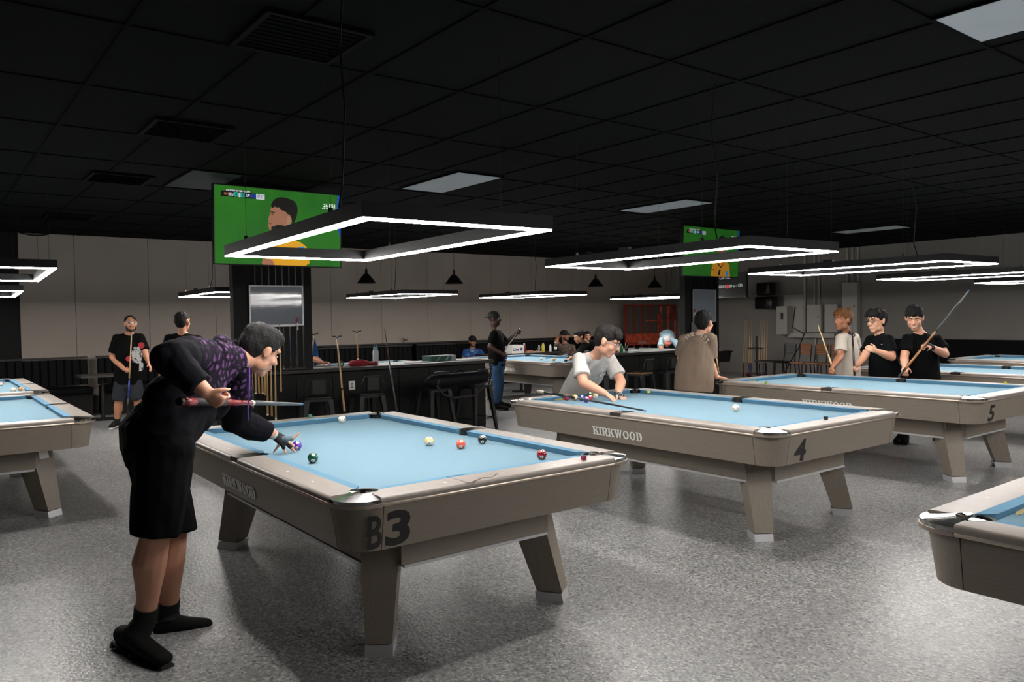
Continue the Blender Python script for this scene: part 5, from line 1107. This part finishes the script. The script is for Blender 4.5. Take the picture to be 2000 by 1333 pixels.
plates('shirt_print',[arc(.0,.0,.03,0,330,9),[(-.03,-.07),(.0,-.09),(.01,-.05),(-.02,-.04)],[(.02,-.06),(.04,-.05),(.03,-.02)]],mat('print_bluegrey','7f8796',.8,noise_=(60,2,'b9b6b2',.45,.55)),T9,at(1180,722,7.28)-B9,camdir(.75,.62,.1),camdir(.25,-.3,.85),.003)
# --- 10 man in the cap bending behind the second counter
person('player in pale blue shirt and red-white cap bending down behind second counter',dict(pel=at(1303,655,18.9),shR=(1292,664,.0),shL=(1319,668,.0),elR=(1290,680,-.35),wrR=(1298,688,-.7),elL=(1326,680,-.35),wrL=(1324,687,-.7),hd=(1303,669,-.28)),18.0,'mid',.97,F=(0,-1,0),HF=(.0,-.93,-.45),hs=1.12,hair=('1a110c','none'),shirt='8fa9b4',sleeve=.9,pants='20242c',cap=('a2989b','front','a85a50'),beard='3a2018',vox=.014,loose=1.1)
# --- 11 man in beige
BT=mat('beige_tee','7a695b',.92,bump=(260,.15,.001))
T11,J11,B11,_,_=person('man in beige lettered tee seen from behind, hand on the corner of table 5',dict(pel=(1355,752,0),shR=(1388,662,-.05),shL=(1337,664,.05),elR=(1386,706,.02),wrR=(1399,737,.04),elL=(1330,700,.15),wrL=(1345,716,.35),hd=(1376,632,.02)),8.45,'light',.98,F=(.25,.95,0),HF=(.72,.68,-.02),hs=1.12,hair=('12100f','short'),shirt=BT,sleeve=.80,pants='2a2d31',hands={'R':dict(d=(.9,-.05,-.1),n=(0,0,-1),t=(0,.9,.1),curl=.12)},loose=1.24,glute=(.01,.07),vox=.0095,wrinkle=.009)
for ch,px,py,an in (('T',1341,664,-35),('H',1346,658,-25),('E',1352,655,-12),('W',1362,654,8),('E',1368,656,18),('S',1373,660,30),('T',1376,665,45)):
    r=math.radians(an); X=camdir(math.cos(r)*.98,-.15,-math.sin(r)); Z=camdir(math.sin(r),.18,math.cos(r)); text('back_lettering',ch,mat('print_cream','a89c8c',.8),T11,.062,at(px,py+2,8.298)-B11,X,Z,bold=.02,th=.006)
cue(at(1398,690,8.75),at(1410,775,8.8),'thin cue standing behind the arm of the man in beige',shaft=SHAFT,joint=.6,L=None)
# --- 12 13 14 the three men behind table 5
T12,J12,B12,_,_=person('blond-haired man in cream tee turning to look left, cue in hand',dict(pel=(1657,732,0),shR=(1668,660,.20),shL=(1643,662,-.12),elR=(1674,695,.3),wrR=(1664,715,.35),elL=(1641,697,-.22),wrL=(1627,716,-.4),hd=(1646,626,-.06)),9.7,'tan',.97,F=(-.75,.6,0),HF=(-.93,-.33,.02),hs=1.15,hair=('6b4526','messy'),shirt=mat('cream_tee','b5aca0',.9,bump=(260,.15,.001)),sleeve=.72,pants='101013',hands={'L':dict(curl=.85)},loose=1.12,vox=.01)
text('back_lettering','BAD',INK,T12,.06,at(1656,652,9.63)-B12,camdir(.8,.35,-.42),camdir(.4,0,.85),bold=.03,th=.006)
cue(at(1597,634,9.55),at(1631,732,9.3),'plain light cue held low by the blond man',shaft=SHAFT,b1=SHAFT,joint=.4,r1=.012)
T13,J13,B13,_,_=person('laughing man in black tee and dark glasses, one arm across his belly',dict(pel=(1732,742,.1),shR=(1702,665,.18),shL=(1734,664,-.12),elR=(1689,697,.10),wrR=(1674,714,.0),elL=(1742,698,-.2),wrL=(1712,686,-.32),hd=(1712,628,.0)),9.1,'light',.98,F=(-.75,-.55,0),HF=(-.88,-.42,-.08),hs=1.2,hair=('100e0e','bangs'),shirt='06080a',sleeve=.72,pants='3a2620',legf=.56,glasses='151515',hands={'R':dict(curl=.85),'L':dict(curl=.4)},loose=1.18,vox=.0095,mouth='b8a8a0')
bm=NB(); box(bm,at(1722,673,8.83)-B13,(.002,.03,.006)); 
obj('chest_mark',bm,WHITE,T13)
cue(at(1663,619,9.1),at(1669,736,9.05),'dark cue standing upright in the fist of the man with glasses',shaft=mat('dark_cue','231714',.3),b1=mat('dark_cue2','2a1a16',.3),joint=.5,collar=BUTTB)
T14,J14,B14,_,_=person('smiling man in black tee with gloved hand on a long raised cue',dict(pel=(1801,746,0),shR=(1773,663,-.02),shL=(1829,664,.0),elR=(1766,699,-.12),wrR=(1767,715,-.32),elL=(1846,692,-.12),wrL=(1818,678,-.32),hd=(1786,622,-.08)),9.0,'light',.98,F=(-.3,-.95,0),HF=(-.48,-.78,-.36),hs=1.2,hair=('100e0e','bangs'),shirt='050506',sleeve=.70,pants='0a0a0c',hands={'R':dict(curl=.8,d=(-.2,-.4,-.6),n=(.4,.6,0)),'L':dict(curl=.9,d=(-.85,-.3,.3),n=(-.2,.3,-.8))},loose=1.15,vox=.0095,mouth='b8a8a0')
bm=NB(); w=J14['wrL']; d=camdir(-.85,-.3,.3); tube(bm,[w-d*.03,w+d*.03,w+d*.08],[(.034,.028),(.040,.027),(.042,.026)],lat=camdir(0,.3,.9),seg=12,round_=True); put('glove',remesh(bm,.008,1,'glove'),mat('glove_black','0b0b0c',.8),T14)
cue(at(1893,567,8.75),at(1756,736,8.55),'long cue with brown butt raised by the smiling man',shaft=CARBON,b1=BUTTB,b2=BUTTW,wrap=BUTTW,joint=.52,r0=.007)
# --- 15 person behind the slatted pillar
person('person in blue shirt mostly hidden behind the slatted pillar',dict(pel=at(592,742,10.9),shR=(572,668,0),shL=(607,668,-.05),elR=(568,700,0),wrR=(590,712,-.3),elL=(613,700,-.05),wrL=(628,708,-.22),hd=(586,640,0)),10.15,'tan',.95,F=(.3,-.95,0),hair=('15100d','short'),shirt='2c5a9c',sleeve=.95,pants='15161a',legs='auto',hands={'L':dict(d=(.9,-.2,-.05),n=(0,0,-1),curl=.3)},vox=.013)
